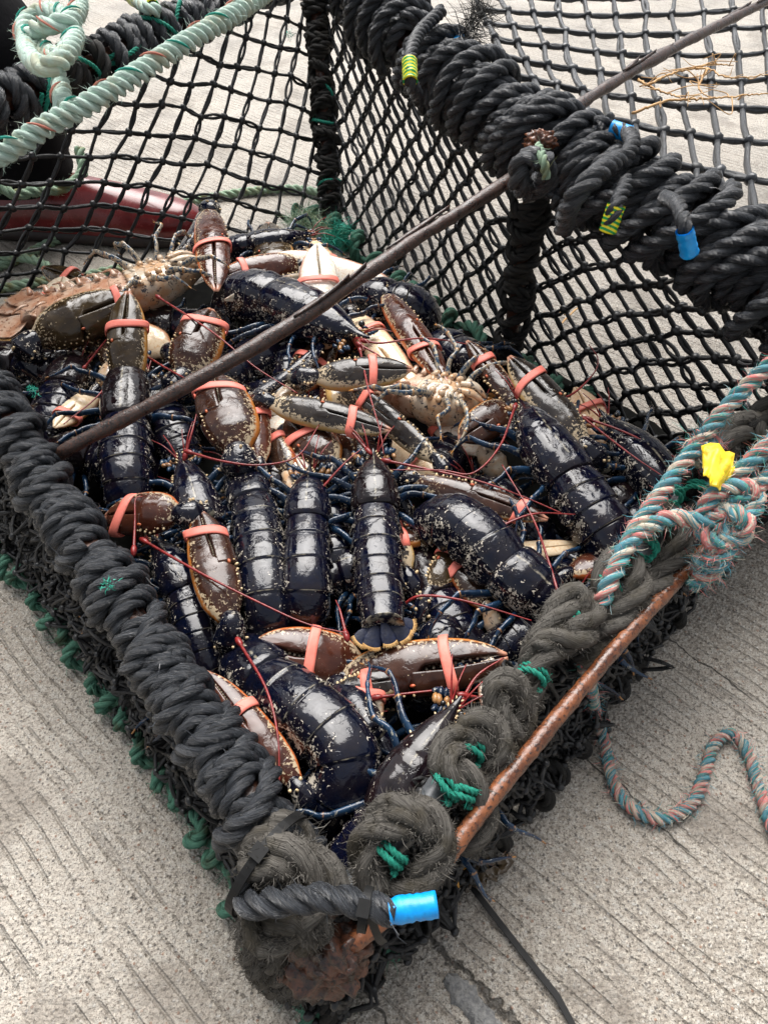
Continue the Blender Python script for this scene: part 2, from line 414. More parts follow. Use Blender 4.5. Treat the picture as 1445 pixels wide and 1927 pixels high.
def claw(name, c0, c1, rim, under, spk=.5):
    # pat = (y -1..1 over the width, x along, seed, z +1 top .. -1 below)
    t = NT(name)
    off = t.math('MULTIPLY', t.B, 7.0)
    v = t.n('ShaderNodeVectorMath', operation='ADD'); t.put(v.inputs[0], t.pos); t.put(v.inputs[1], t.vec(off, off, off)); pv = v.outputs[0]
    n1 = t.noise(330, 4, pv, .65, .6); n2 = t.noise(55, 3, pv)
    c = t.mix(t.ramp(n2, .35, .65), c0, c1)
    # cream freckles on the palm near the outer edge and wrist
    e = t.math('ADD', t.ramp(t.R, -.35, -.95, 0, .17), t.ramp(t.G, .32, .0, 0, .13))
    c = t.mix(t.math('MULTIPLY', t.ramp(t.math('ADD', n1, t.math('MULTIPLY', e, spk * 2)), .66, .71), .9), c, (.52, .41, .27))
    er = t.math('ADD', t.R, t.math('MULTIPLY', t.math('SUBTRACT', n1, .5), .28))
    c = t.mix(t.math('MULTIPLY', t.ramp(er, -.83, -.93), t.ramp(t.G, .98, .7, .4, 1)), c, rim)
    tip = t.ramp(t.G, .93, .99)
    c = t.mix(t.math('MULTIPLY', tip, .8), c, (.62, .30, .2))
    un = t.ramp(t.math('ADD', t.A, t.math('MULTIPLY', t.math('SUBTRACT', n2, .5), .35)), -.06, -.32)
    uc = t.mix(t.ramp(n1, .45, .75), under, (under[0] * .8, under[1] * .55, under[2] * .35))
    ue = t.math('ADD', t.math('ABSOLUTE', t.R), t.math('MULTIPLY', t.math('SUBTRACT', n2, .5), .2))
    uc = t.mix(t.ramp(ue, .72, 1.0, 0, .85), uc, (.33, .085, .03))
    c = t.mix(un, c, uc)
    pit = t.noise(1300, 2, pv); wav = t.noise(45, 2.5, pv, .5, .5)
    b1 = t.bump(wav, .28, .0045); b2 = t.bump(pit, .16, .0004, b1)
    film = t.ramp(t.noise(70, 3, pv, .6, .8), .56, .63)
    b2 = t.bump(t.math('MULTIPLY', film, t.noise(700, 2, pv)), .3, .0008, b2)
    return t.done(c, t.math('ADD', t.ramp(n2, .3, .8, .04, .14), t.math('MULTIPLY', film, .12)), b2, .45)
M['claw_brown'] = claw('dark brown claw', (.024, .009, .006), (.052, .021, .012), (.48, .17, .035), (.72, .55, .36))
M['claw_olive'] = claw('olive brown claw', (.026, .016, .008), (.050, .032, .014), (.50, .24, .06), (.72, .58, .4))
M['claw_red'] = claw('red brown claw', (.040, .012, .007), (.072, .022, .012), (.48, .12, .03), (.70, .5, .32))
M['claw_grey'] = claw('grey brown claw', (.016, .013, .012), (.036, .028, .023), (.52, .33, .12), (.74, .64, .5), .8)
M['claw_white'] = claw('claw with ivory underside', (.02, .010, .007), (.04, .02, .012), (.36, .10, .03), (.80, .74, .64))
M['tooth'] = simple('ivory tooth', (.72, .6, .42), (.78, .66, .5), 90, .25)
M['tubercle'] = simple('cream tubercle', (.66, .47, .25), (.74, .57, .34), 300, .25)
M['redgum'] = simple('red claw joint', (.42, .07, .03), (.6, .16, .06), 220, .2)
def legm():
    t = NT('blue speckled leg'); n1 = t.noise(260, 3, None, .6, .5); n2 = t.noise(45, 2)
    c = t.mix(t.ramp(n2, .35, .65), (.004, .012, .030), (.013, .040, .085))
    c = t.mix(t.math('MULTIPLY', t.ramp(n1, .60, .66), .8), c, (.30, .29, .24))
    c = t.mix(t.math('MULTIPLY', t.ramp(t.math('ADD', t.A, t.math('MULTIPLY', t.math('SUBTRACT', n1, .5), .8)), .62, .95), .8), c, (.42, .20, .06))
    return t.done(c, .16, t.bump(n1, .5, .0012), .5)
M['leg'] = legm()
def legb():
    t = NT('pale speckled leg'); n1 = t.noise(260, 3, None, .6, .5)
    c = t.mix(t.ramp(n1, .45, .56), (.42, .35, .25), (.03, .06, .10))
    c = t.mix(t.ramp(t.A, .55, .9), c, (.55, .25, .06))
    return t.done(c, .16, t.bump(n1, .3, .001), .5)
M['leg_pale'] = legb()
M['antenna'] = simple('dark red feeler', (.13, .010, .010), (.27, .022, .020), 150, .25, .5, .3)
M['fringe'] = simple('orange fringe', (.50, .25, .06), (.62, .38, .14), 200, .5)
M['fan'] = simple('navy tail fan', (.003, .005, .018), (.007, .012, .036), 120, .38, .22, .5)
M['band'] = simple('salmon rubber band', (.80, .19, .14), (.86, .245, .185), 90, .42, .4, .15)
M['eye'] = simple('black eye', (.004, .004, .004), (.006, .006, .006), 100, .08, .6, 0)
# ================================================================ THE SETTING
def ground():
    mb = MB(); n = 60
    xs = np.linspace(-30, 30, n); X, Y = np.meshgrid(xs, xs, indexing='ij')
    v = np.stack([X, Y + 5, np.zeros_like(X)], -1).reshape(-1, 3)
    i, j = np.meshgrid(np.arange(n - 1), np.arange(n - 1), indexing='ij')
    f = np.stack([i * n + j, (i + 1) * n + j, (i + 1) * n + j + 1, i * n + j + 1], -1).reshape(-1, 4)
    mb.add(v, f); tag(mb.build('ground', M['concrete']), kind='structure')
ground()

# ================================================================ THE CREEL
def lin(h0, h1, n): return np.linspace(h0, h1, n)
creel = thing('lobster_creel', 'black rope bound creel of net and rusty bars, full of lobsters', 'lobster creel', P(700, 1100, 0))

LEFT = PL([(608, 1745, .140), (545, 1650, .143), (466, 1500, .147), (386, 1378, .150), (290, 1235, .158), (198, 1085, .166), (92, 930, .175), (12, 790, .184), (-88, 640, .192), (-215, 480, .2), (-345, 370, .22)])
BAR = PL([(600, -85, .325), (660, -40, .323), (745, 55, .318), (850, 150, .312), (950, 225, .306), (1040, 285, .300), (1130, 340, .296), (1250, 405, .290), (1370, 478, .282), (1490, 560, .275), (1600, 650, .265)])
BACK = PL([(-330, 330, .25), (-120, 250, .29), (0, 195, .30), (90, 155, .305), (200, 108, .31), (300, 62, .315), (400, 18, .32), (500, -30, .325), (600, -75, .325)])
RIGHT = PL([(640, 1700, .138), (690, 1630, .14), (760, 1560, .142), (850, 1450, .146), (910, 1365, .148), (965, 1290, .15), (1060, 1180, .152), (1180, 1070, .155), (1290, 935, .16), (1400, 820, .17), (1500, 740, .2), (1600, 655, .25)])

def along(path, t): return spline(path, 400)[int(np.clip(t, 0, 1) * 399)]

def wrap(name, axis, Rc, R, pitch, seed, mat='black_rope', tilt=.4, jit=.1, bulge=0., bper=.1, layer=0., fz=0, label=None, wob=.06):
    np.random.seed(seed); random.seed(seed)
    p = coil(axis, Rc, pitch, tilt, jit, seed, bulge=bulge, bper=bper, layer=layer)
    mb = MB(); c = spline(axis, 300)
    rope(mb, p, R, mats=(0, 0, 0), sides=7, wob=wob, pitch=R * 6.4)
    if fz: fuzz(mb, p, R, fz, .012, 0, .00022)
    o = mb.build(name, M[mat], creel)
    if label: o['label'] = label
    return o
def seg(path, a, b, n=60): return spline(path, 400)[int(a * 399):int(b * 399) + 1]

# steel frame inside the windings
def bar(name, path, r, mat, n=80, sides=10, lump=.06):
    mb = MB(); q = spline(path, n); rr = r * (1 + lump * np.random.randn(n)); tube(mb, q, rr, sides); return mb.build(name, M[mat], creel)
bar('frame_bar', LEFT, .011, 'rust_dark'); bar('frame_bar', BAR, .014, 'rust_dark'); bar('frame_bar', BACK, .011, 'rust_dark')
# near left rail: hitched groups of heavy rope, tight enough to hide the bar
segs = [(.02, .205), (.19, .345), (.33, .50), (.495, .67), (.66, .80), (.79, .995)]
for i, (a, b) in enumerate(segs):
    wrap('rail_winding', seg(LEFT, a, b), .0148, .0076, .0136, 11 + i, tilt=[.5, -.25, .55, .35, -.3, .4][i], jit=.10, bulge=.002, bper=.07, fz=90)
    wrap('rail_winding', seg(LEFT, a + .015, b - .015), .0138, .0074, .030, 31 + i, tilt=-.8, jit=.2, layer=.0060, fz=60)
# tall bar between the near box and the roof net
segs = [(.0, .17), (.16, .30), (.29, .43), (.46, .60), (.58, .76), (.74, 1.0)]
for i, (a, b) in enumerate(segs):
    wrap('rail_winding', seg(BAR, a, b), .0285, .0088, .0155, 51 + i, tilt=[.5, .7, .6, .55, .75, .5][i], jit=.12, bulge=.004, bper=.09, fz=60)
    wrap('rail_winding', seg(BAR, a + .015, b - .01), .0300, .0086, .030, 71 + i, tilt=1.1, jit=.16, layer=.0115, fz=60)
segs = [(.0, .30), (.29, .40), (.41, .60), (.60, .80), (.80, 1.0)]
for i, (a, b) in enumerate(segs):
    wrap('rail_winding', seg(BACK, a, b), .0225, .0095, .021, 91 + i, mat='dark_fuzz' if i == 1 else 'black_rope', tilt=.3, jit=.14, fz=70)

# uprights
B_FOOT = P(640, 455, 0); 
def post(top, foot, Rw, seed, R=.008, mat='dark_fuzz', lump=.25):
    ax = np.array([top, (top + foot) / 2 + np.array([0, 0, 0]), foot])
    bar('corner_bar', ax, .009, 'rust_dark')
    wrap('post_winding', spline(ax, 60), Rw, R, .0155, seed, mat, tilt=.5, jit=lump, fz=260)
    wrap('post_winding', spline(ax, 60)[3:-3], Rw, R * .8, .030, seed + 1, mat, tilt=-1.2, jit=lump, layer=.004, fz=160)
post(P(592, -20, .315), P(628, 440, .01), .0135, 110, R=.007)
post(P(1008, 320, .285), P(950, 700, .01), .0110, 114, R=.0065)

# ---------------------------------------------------------------- nets
def net(name, F, e1, e2, r, rng, mat='net', dbl=.0022, sag=.06, jit=.08, knot=2.5, seed=0, label=None):
    """knotted net; F(u,v) places it, e1/e2 are the two mesh directions in (u,v)"""
    rg = np.random.RandomState(seed); mb = MB(); node = {}
    for a in range(-rng, rng):
        for b in range(-rng, rng):
            u = a * e1[0] + b * e2[0]; v = a * e1[1] + b * e2[1]
            u += rg.randn() * jit * (abs(e1[0]) + abs(e2[0])) * .5; v += rg.randn() * jit * (abs(e1[1]) + abs(e2[1])) * .5
            if -.06 <= u <= 1.06 and -.06 <= v <= 1.06: node[a, b] = (min(max(u, 0), 1), min(max(v, 0), 1))
    cen = F(.5, .5)
    for (a, b), (u, v) in node.items():
        p = F(u, v)
        for da, db in ((1, 0), (0, 1)):
            if (a + da, b + db) not in node: continue
            u2, v2 = node[a + da, b + db]; q = F(u2, v2)
            L = np.linalg.norm(q - p)
            if L < 1e-3: continue
            mid = F((u + u2) / 2, (v + v2) / 2)
            bow = norm(np.cross(q - p, rg.randn(3)))
            for k in (-1, 1):
                c = mid + bow * (k * dbl + rg.randn() * sag * L * .5) + rg.randn(3) * sag * L * .3 - np.array([0, 0, .02 * L])
                path = spline(np.array([p, c, q]), 7)
                tube(mb, path, r * (1 + .08 * rg.randn(7)), 5, rnd=rg.rand(), transport=False, up=norm(rg.randn(3)))
        ax = norm(rg.randn(3))
        blob(mb, p, (r * knot * 1.25, r * knot), ax, 7, 5, a=(0.3, rg.rand(), rg.rand(), 0))
    o = mb.build(name, M[mat], creel)
    if label: o['label'] = label
    return o
def ruled(A, Bp, sagdir=np.zeros(3), sag=0.0):
    A = spline(A, 120); Bp = spline(Bp, 120)
    def F(u, v):
        i = u * 119; k = int(min(i, 118)); f = i - k
        a = A[k] * (1 - f) + A[k + 1] * f; b = Bp[k] * (1 - f) + Bp[k + 1] * f
        return a * (1 - v) + b * v + sagdir * sag * math.sin(math.pi * v) * math.sin(math.pi * min(max(u, .0), 1.)) ** .5
    return F
# back left wall
A = PL([(-240, 330, .285), (0, 215, .29), (200, 130, .30), (400, 45, .31), (590, -40, .315)])
Bf = PL([(-190, 660, .005), (0, 615, .005), (200, 560, .005), (420, 510, .005), (630, 460, .005)])
net('net_panel', ruled(A, Bf, np.array([0, 1, 0]), .01), (.054, .046), (-.022, .090), .0022, 36, seed=3, jit=.10, sag=.05)
# back right wall under the bar
A = PL([(600, -10, .305), (740, 95, .30), (850, 190, .292), (960, 265, .285), (1130, 375, .276), (1250, 450, .268), (1400, 545, .258), (1560, 680, .25)])
Bf = PL([(640, 455, .005), (700, 495, .005), (790, 560, .005), (950, 670, .005), (1120, 775, .005), (1290, 880, .005), (1420, 960, .005), (1540, 1030, .005)])
net('net_panel', ruled(A, Bf, np.array([.5, .6, 0]), .02), (.0262, -.060), (.0198, .067), .0023, 66, seed=5, jit=.10, sag=.07)
# roof net beyond the bar
RH = .300
def roofF():
    c00, c10, c01, c11 = P(855, -90, .318), P(1560, -110, .318), P(1010, 250, RH), P(1660, 640, .27)
    def F(u, v):
        p = (c00 * (1 - u) + c10 * u) * (1 - v) + (c01 * (1 - u) + c11 * u) * v
        p = p.copy(); p[2] -= .012 * math.sin(math.pi * u) * math.sin(math.pi * v); return p
    return F
net('roof_net', roofF(), (.080, -.011), (.0, .086), .0032, 28, 'grey_net', dbl=.0014, sag=.03, jit=.10, knot=2.0, seed=9)
# low outer walls, seen nearly edge on: crushed netting between the rails and the base rope
BASE_L = PL([(-160, 780, .012), (0, 1000, .012), (64, 1082, .012), (152, 1196, .012), (238, 1312, .012), (322, 1436, .012), (402, 1556, .012), (484, 1698, .012), (556, 1838, .012), (620, 1885, .012)])
BASE_R = PL([(640, 1880, .012), (720, 1780, .012), (800, 1715, .012), (900, 1610, .012), (1010, 1480, .012), (1130, 1330, .012), (1250, 1170, .012), (1390, 1000, .012), (1530, 860, .012)])
def crush(top, bot, seed, amp=.011):
    rg = np.random.RandomState(seed); G = rg.randn(70, 14, 3) * amp; T = ruled(top, bot)
    def F(u, v):
        p = T(u, v); i, j = u * 68.9, v * 12.9; a, b = int(i), int(j); f, g = i - a, j - b
        d = G[a, b] * (1 - f) * (1 - g) + G[a + 1, b] * f * (1 - g) + G[a, b + 1] * (1 - f) * g + G[a + 1, b + 1] * f * g
        q = p + d; q[2] = max(q[2], .004); return q
    return F
lt = LEFT[:10][::-1] - np.array([0, 0, .02])
for sd in (1, 2, 3): net('side_net', crush(lt, BASE_L, 20 + sd), (.020, .012), (-.012, .11), .0015, 96, 'net', dbl=.0024, sag=.16, jit=.2, knot=2.1, seed=13 + sd)
rt = RIGHT[:11] - np.array([0, 0, .022])
for sd in (1, 2, 3): net('side_net', crush(rt, BASE_R, 30 + sd), (.020, .012), (-.012, .11), .0016, 96, 'net', dbl=.0024, sag=.16, jit=.2, knot=2.1, seed=23 + sd)
# matted fibre caught in the low side nets
for (tp, bt, sd) in ((lt, BASE_L, 1), (rt, BASE_R, 2)):
    np.random.seed(300 + sd); mb = MB(); T_ = ruled(tp, bt)
    for k in range(9):
        u0 = np.random.rand() * .7; v0 = .15 + .7 * np.random.rand(); L_ = .15 + .2 * np.random.rand()
        q = np.array([T_(min(u0 + L_ * a, 1), np.clip(v0 + .12 * np.sin(a * 5 + k), .05, .95)) for a in np.linspace(0, 1, 24)]) + np.random.randn(24, 3) * .003
        q = spline(q, 120); q[:, 2] = np.maximum(q[:, 2], .006); rope(mb, q, .0048, sides=6); fuzz(mb, q, .0048, 420, .010, 0, .0003)
    mb.build('side_fringe', M['dark_fuzz'], creel)
# unseen creel floor, coloured near black so gaps in the catch look dark
def gap_floor():
    mb = MB(); c = [P(620, 1840, .02), P(1490, 915, .02), P(632, 470, .02), P(-280, 640, .02)]
    n = 40; u = np.linspace(0.02, .98, n); U, V = np.meshgrid(u, u, indexing='ij')
    p = (c[0] * ((1 - U) * (1 - V))[..., None] + c[1] * (U * (1 - V))[..., None] + c[2] * (U * V)[..., None] + c[3] * ((1 - U) * V)[..., None])
    p[..., 2] += .004 * np.random.randn(n, n)
    i, j = np.meshgrid(np.arange(n - 1), np.arange(n - 1), indexing='ij')
    f = np.stack([i * n + j, (i + 1) * n + j, (i + 1) * n + j + 1, i * n + j + 1], -1).reshape(-1, 4)
    q = p.reshape(-1, 3); mb.add(q, f); mb.add(q - np.array([0, 0, .008]), f[:, ::-1])
    mb.build('dark_gap_floor', M['mat'], creel)
gap_floor()
# sea green base ropes
def loose(path, R, seed, amp, n=90):
    rg = np.random.RandomState(seed); q = spline(path, n); d = rg.randn(n, 3) * amp
    k = np.ones(5) / 5
    return spline(q + np.stack([np.convolve(d[:, c], k, 'same') for c in range(3)], 1), n * 4)
def loop_rope(name, path, Rc, R, pitch, mat, seed, fz=0, tilt=.8, parent=None):
    np.random.seed(seed); random.seed(seed)
    p = coil(spline(path, 100), Rc, pitch, tilt, .35, seed); p[:, 2] = np.maximum(p[:, 2], R * .9)
    mb = MB(); rope(mb, p, R, sides=7)
    if fz: fuzz(mb, p, R, fz, .010, 0, .0002)
    return mb.build(name, M[mat], parent or creel)
loop_rope('base_rope', BASE_L + np.array([-.011, -.006, 0.003]), .0085, .0056, .030, 'base_green', 3, 1800)
loop_rope('base_rope', BASE_L + np.array([.014, -.004, .012]), .009, .006, .034, 'dark_fuzz', 4, 400)
loop_rope('base_rope', PL([(560, 1855, .012), (620, 1885, .012), (680, 1835, .014), (730, 1770, .014)]), .008, .0055, .03, 'base_green', 5, 150)
loop_rope('base_rope', PL([(560, 395, .02), (640, 440, .02), (720, 505, .02), (800, 575, .02), (880, 625, .02), (960, 680, .018), (1100, 760, .016)]), .011, .0095, .045, 'base_green', 7, 500)
loop_rope('base_rope', BASE_R, .009, .0065, .036, 'dark_fuzz', 8, 500)

# rusty bars
np.random.seed(5)
def rod_mesh(name, pts, r, mat, bark=0):
    mb = MB(); q = spline(np.array(pts), 260); n = len(q)
    rr = r * (1 + (.11 if bark else .05) * np.convolve(np.random.randn(n), np.ones(5) / 3, 'same'))
    for k in range(bark): 
        c = np.random.rand(); rr *= 1 + .22 * np.exp(-((np.linspace(0, 1, n) - c) / .012) ** 2) * np.random.choice([1, -.6])
    off = np.convolve(np.random.randn(n), np.ones(60) / 60, 'same')[:, None] * np.array([[.0, .004, .008]])
    tube(mb, q + off, rr, 14)
    # lifted flakes of rust
    for k in range(bark * 3):
        i = np.random.randint(5, n - 22); L = np.random.randint(6, 16)
        p = q[i:i + L] + np.array([0, 0, rr[i] * .9]) + np.random.randn(3) * r * .4
        w = np.sin(np.linspace(.2, np.pi - .1, L)) * r * (.25 + .3 * np.random.rand())
        T, N, B = frames(p); up = np.linspace(0, 1, L)[:, None] ** 2 * N * r * .9 * np.random.rand()
        a, b, c = p + B * w[:, None] + up, p + N * r * .25 + up, p - B * w[:, None] + up
        v = np.stack([a, b, c, p - N * r * .2], 1); loft(mb, v, None, 0)
    return mb.build(name, M[mat], creel)
rod_mesh('brace_rod', [P(60, 905, .150), P(98, 868, .166), P(135, 844, .190), P(330, 740, .222), P(560, 605, .247), P(800, 440, .268), P(985, 318, .290), P(1070, 215, .315), P(1240, 105, .322), P(1445, -2, .328), P(1640, -95, .33)], .0064, 'rod', 7)
rod_mesh('steel_rod', [P(590, 1800, .115), P(660, 1775, .120), P(760, 1690, .134), P(830, 1622, .147), P(920, 1505, .153), P(1110, 1280, .153), P(1318, 1045, .155), P(1370, 985, .155)], .0053, 'rust', 0)
rod_mesh('hose_bar', [p + np.array([0, 0, -.004]) for p in RIGHT], .0085, 'pipe', 0)
# rusty welded lump at the near corner
def lump():
    mb = MB(); c = P(612, 1785, .115)
    from mathutils import noise as mn
    t_ = np.linspace(.05, np.pi - .05, 44); p_ = np.linspace(0, 2 * np.pi, 60, endpoint=False)
    dr = np.stack([np.sin(t_)[:, None] * np.cos(p_)[None], np.sin(t_)[:, None] * np.sin(p_)[None], np.repeat(np.cos(t_)[:, None], 60, 1)], -1)
    nz = np.array([[1 + .34 * mn.fractal(Vector(v * 1.9), .7, 2.2, 5) for v in r_] for r_ in dr])
    loft(mb, c + dr * nz[..., None] * np.array([.026, .019, .022]) + np.array([.0, -.002, -.012]))
    tube(mb, spline(np.array([P(540, 1730, .12), P(600, 1800, .112), P(650, 1780, .12)]), 20), .0135 + .001 * np.random.randn(20), 10)
    tube(mb, spline(np.array([P(610, 1790, .12), P(625, 1830, .06), P(630, 1850, .005)]), 20), .012 + .001 * np.random.randn(20), 10)
    mb.build('corner_weld', M['rust_dark'], creel)
lump()
mbw = MB()
for k in range(40): blob(mbw, P(1018, 268, .332) + np.random.randn(3) * np.array([.007, .004, .003]), (.0035 + .002 * np.random.rand(), .0035), np.random.randn(3), 7, 5)
mbw = MB()
from mathutils import noise as mnz
t_ = np.linspace(.05, np.pi - .05, 24); p_ = np.linspace(0, 2 * np.pi, 36, endpoint=False)
dr_ = np.stack([np.sin(t_)[:, None] * np.cos(p_)[None], np.sin(t_)[:, None] * np.sin(p_)[None], np.repeat(np.cos(t_)[:, None], 36, 1)], -1)
nz_ = np.array([[1 + .45 * mnz.fractal(Vector(v * 2.6), .6, 2.2, 4) for v in r_] for r_ in dr_])
loft(mbw, P(1018, 266, .330) + dr_ * nz_[..., None] * np.array([.014, .009, .009]))
mbw.build('bar_weld', M['rust'], creel)

# grey weathered rope lacing along the right rail
def lacing(pts, R, seed, fz, mat='old_rope'):
    np.random.seed(seed); random.seed(seed)
    q = spline(PL(pts), 200); mb = MB(); rope(mb, q, R, sides=9, pitch=R * 7, wob=.1); fuzz(mb, q, R, fz // 2, .0075, 0, .0002); fuzz(mb, q, R, fz * 2, .0036, 0, .0003)
    return mb.build('rail_lacing', M[mat], creel)
lacing([(700, 1690, .135), (690, 1600, .150), (725, 1530, .162), (790, 1530, .166), (830, 1580, .158), (800, 1650, .145), (740, 1690, .13)], .0105, 1, 900)
lacing([(740, 1640, .13), (700, 1660, .14), (690, 1580, .155), (760, 1545, .165), (820, 1560, .16)], .0105, 2, 600)
lacing([(870, 1600, .125), (905, 1540, .138), (885, 1480, .155), (840, 1445, .166), (850, 1400, .165), (900, 1385, .16), (940, 1420, .15), (930, 1470, .14), (880, 1480, .135)], .0115, 3, 900)
lacing([(905, 1480, .138), (945, 1420, .155), (920, 1360, .167), (880, 1370, .168), (900, 1420, .15)], .0095, 4, 600)
lacing([(960, 1400, .135), (985, 1340, .150), (965, 1285, .166), (930, 1300, .168), (950, 1370, .155), (975, 1395, .14)], .0098, 5, 700)
lacing([(990, 1330, .14), (1000, 1270, .155), (1030, 1215, .166), (1080, 1200, .166), (1110, 1160, .162), (1080, 1120, .165), (1050, 1160, .168), (1010, 1230, .165)], .0125, 6, 1200)
lacing([(1090, 1250, .135), (1130, 1190, .15), (1170, 1150, .16), (1200, 1090, .168), (1160, 1050, .17), (1140, 1100, .168), (1190, 1140, .155), (1250, 1080, .155), (1280, 1010, .165), (1240, 960, .175), (1210, 1000, .172)], .0115, 7, 1200)
lacing([(1270, 1010, .15), (1310, 940, .17), (1290, 890, .185), (1330, 860, .19), (1370, 900, .18)], .012, 8, 600, 'dark_fuzz')
lacing([(1340, 900, .17), (1370, 830, .195), (1410, 800, .2), (1445, 830, .195), (1480, 770, .21), (1520, 740, .22), (1560, 690, .24)], .0135, 9, 800)
lacing([(1400, 860, .18), (1430, 790, .205), (1490, 740, .22), (1600, 640, .26)], .0125, 10, 500, 'dark_fuzz')
# frayed cuff of the near corner, grey
wrap('rail_winding', seg(LEFT, 0.0, .06), .016, .0105, .022, 140, 'old_rope', tilt=.5, jit=.2, fz=700, label='frayed grey winding at the near corner')
lacing([(480, 1640, .163), (530, 1610, .173), (590, 1640, .163), (620, 1690, .150)], .014, 12, 700)
lacing([(470, 1720, .150), (500, 1760, .145), (560, 1730, .152), (600, 1760, .14)], .012, 13, 700)
# rope tail laid across the corner with its blue taped end
def strand_part(name, pts, R, mat, fz=0, seed=0, sides=9, label=None, n=160, pitch=None):
    np.random.seed(seed); random.seed(seed)
    q = spline(PL(pts), n); mb = MB(); rope(mb, q, R, sides=sides, pitch=pitch)
    if fz: fuzz(mb, q, R, fz, .009, 0, .0002)
    o = mb.build(name, M[mat], creel)
    if label: o['label'] = label
    return o
strand_part('rope_tail', [(545, 1660, .12), (480, 1655, .150), (462, 1700, .163), (520, 1698, .178), (610, 1690, .186), (690, 1705, .188), (745, 1718, .188)], .0078, 'black_rope', 60)
def sleeve(name, p0, p1, r, mat, label=None, sides=16):
    mb = MB(); q = spline(np.array([p0, (p0 + p1) / 2, p1]), 14)
    rr = r * (1 + .03 * np.random.randn(14)); rr[0] *= .97
    T, N, B = frames(q); th = np.linspace(0, 2 * np.pi, sides, endpoint=False)
    inner = rr * .82
    Q = np.concatenate([q, q[::-1]]); Rr = np.concatenate([rr, inner]); NN = np.concatenate([N, N[::-1]]); BB = np.concatenate([B, B[::-1]])
    jr = 1 + .03 * np.random.randn(len(Q), sides)
    ring = Q[:, None] + (Rr[:, None] * jr)[..., None] * (np.cos(th)[None, :, None] * NN[:, None] + np.sin(th)[None, :, None] * BB[:, None])
    a = np.zeros((len(Q), sides, 4)); L = np.linspace(0, np.linalg.norm(p1 - p0), 14); a[..., 1] = np.concatenate([L, L[::-1]])[:, None] + (np.cos(th) * r * .35)[None]
    loft(mb, ring, a, 0, caps=False)
    o = mb.build(name, M[mat], creel)
    if label: o['label'] = label
    return o
sleeve('tape_end', P(732, 1716, .189), P(822, 1703, .190), .0064, 'blue_tape', 'blue taped rope end at the near corner')
sleeve('tape_end', P(1288, 432, .345), P(1298, 478, .325), .0066, 'blue_tape', 'blue taped rope end pointing down')
sleeve('tape_end', P(1150, 240, .338), P(1185, 252, .336), .0076, 'blue_tape', 'blue taped rope end on top of the bar')
sleeve('tape_end', P(866, 66, .348), P(856, 84, .346), .0055, 'blue_tape', 'small blue tape among frayed strands')
sleeve('tape_end', P(770, 112, .366), P(772, 152, .352), .0078, 'stripe_tape', 'green and yellow taped rope end')
sleeve('tape_end', P(1160, 385, .345), P(1143, 435, .325), .0070, 'stripe_tape', 'green and yellow taped rope end')
strand_part('rope_tail', [(1250, 370, .33), (1275, 385, .348), (1287, 425, .346), (1294, 474, .324)], .0058, 'black_rope', 20)
strand_part('rope_tail', [(1175, 300, .345), (1190, 268, .345), (1180, 250, .338), (1156, 242, .338)], .0072, 'black_rope', 20)
strand_part('rope_tail', [(830, 20, .37), (790, 60, .368), (772, 105, .366), (772, 150, .352), (785, 180, .33)], .0074, 'black_rope', 20)
strand_part('rope_tail', [(1180, 340, .346), (1160, 385, .345), (1143, 432, .326)], .0062, 'black_rope', 20)
strand_part('rope_tail', [(1165, 300, .35), (1120, 330, .358), (1075, 380, .34), (1060, 430, .30)], .0088, 'black_rope', 30, 3)
strand_part('rope_tail', [(1010, 300, .34), (985, 300, .34), (975, 340, .32), (1000, 360, .30), (1025, 330, .325), (1020, 295, .345)], .0105, 'black_rope', 30, 4)
strand_part('rope_tail', [(1012, 275, .345), (1022, 300, .345), (1028, 335, .33)], .0042, 'pale_green', 30, 5)
# frayed strands standing up beside the tape
def frays(name, at, n, ln, mat, w=.0003, spread=.014, parent=None, updir=(0, 0, .6)):
    mb = MB(); p = np.array([at, at + np.array([0, 0, spread])]); 
    q = at + np.random.randn(40, 3) * spread * .4
    for k in range(4): fuzz(mb, q[k * 10:k * 10 + 10], .003, n // 4, ln, 0, w)
    return mb.build(name, M[mat], parent or creel)
np.random.seed(8)
for dx, dy in ((0, 0), (12, -22), (-8, 12), (20, -40)): frays('frayed_end', P(885 + dx, 55 + dy, .355), 120, .035, 'dark_fuzz', .0004)
for (x, y, h) in ((575, 410, .05), (600, 430, .05), (555, 425, .045), (640, 440, .05), (625, 455, .045)): frays('frayed_end', P(x, y, h), 240, .026, 'green_twine' if x > 600 else 'pale_green', .0004, .02)
for (x, y, h) in ((60, 735, .215), (205, 1100, .192), (545, 65, .34), (850, 1030, .0)): 
    if h: frays('frayed_end', P(x, y, h), 60, .0036, 'green_twine', .0003, .005)
lacing([(470, 1730, .14), (478, 1790, .11), (500, 1830, .07), (530, 1860, .03)], .010, 15, 500)
lacing([(500, 1740, .14), (520, 1800, .11), (540, 1840, .07), (570, 1870, .03)], .010, 16, 500)

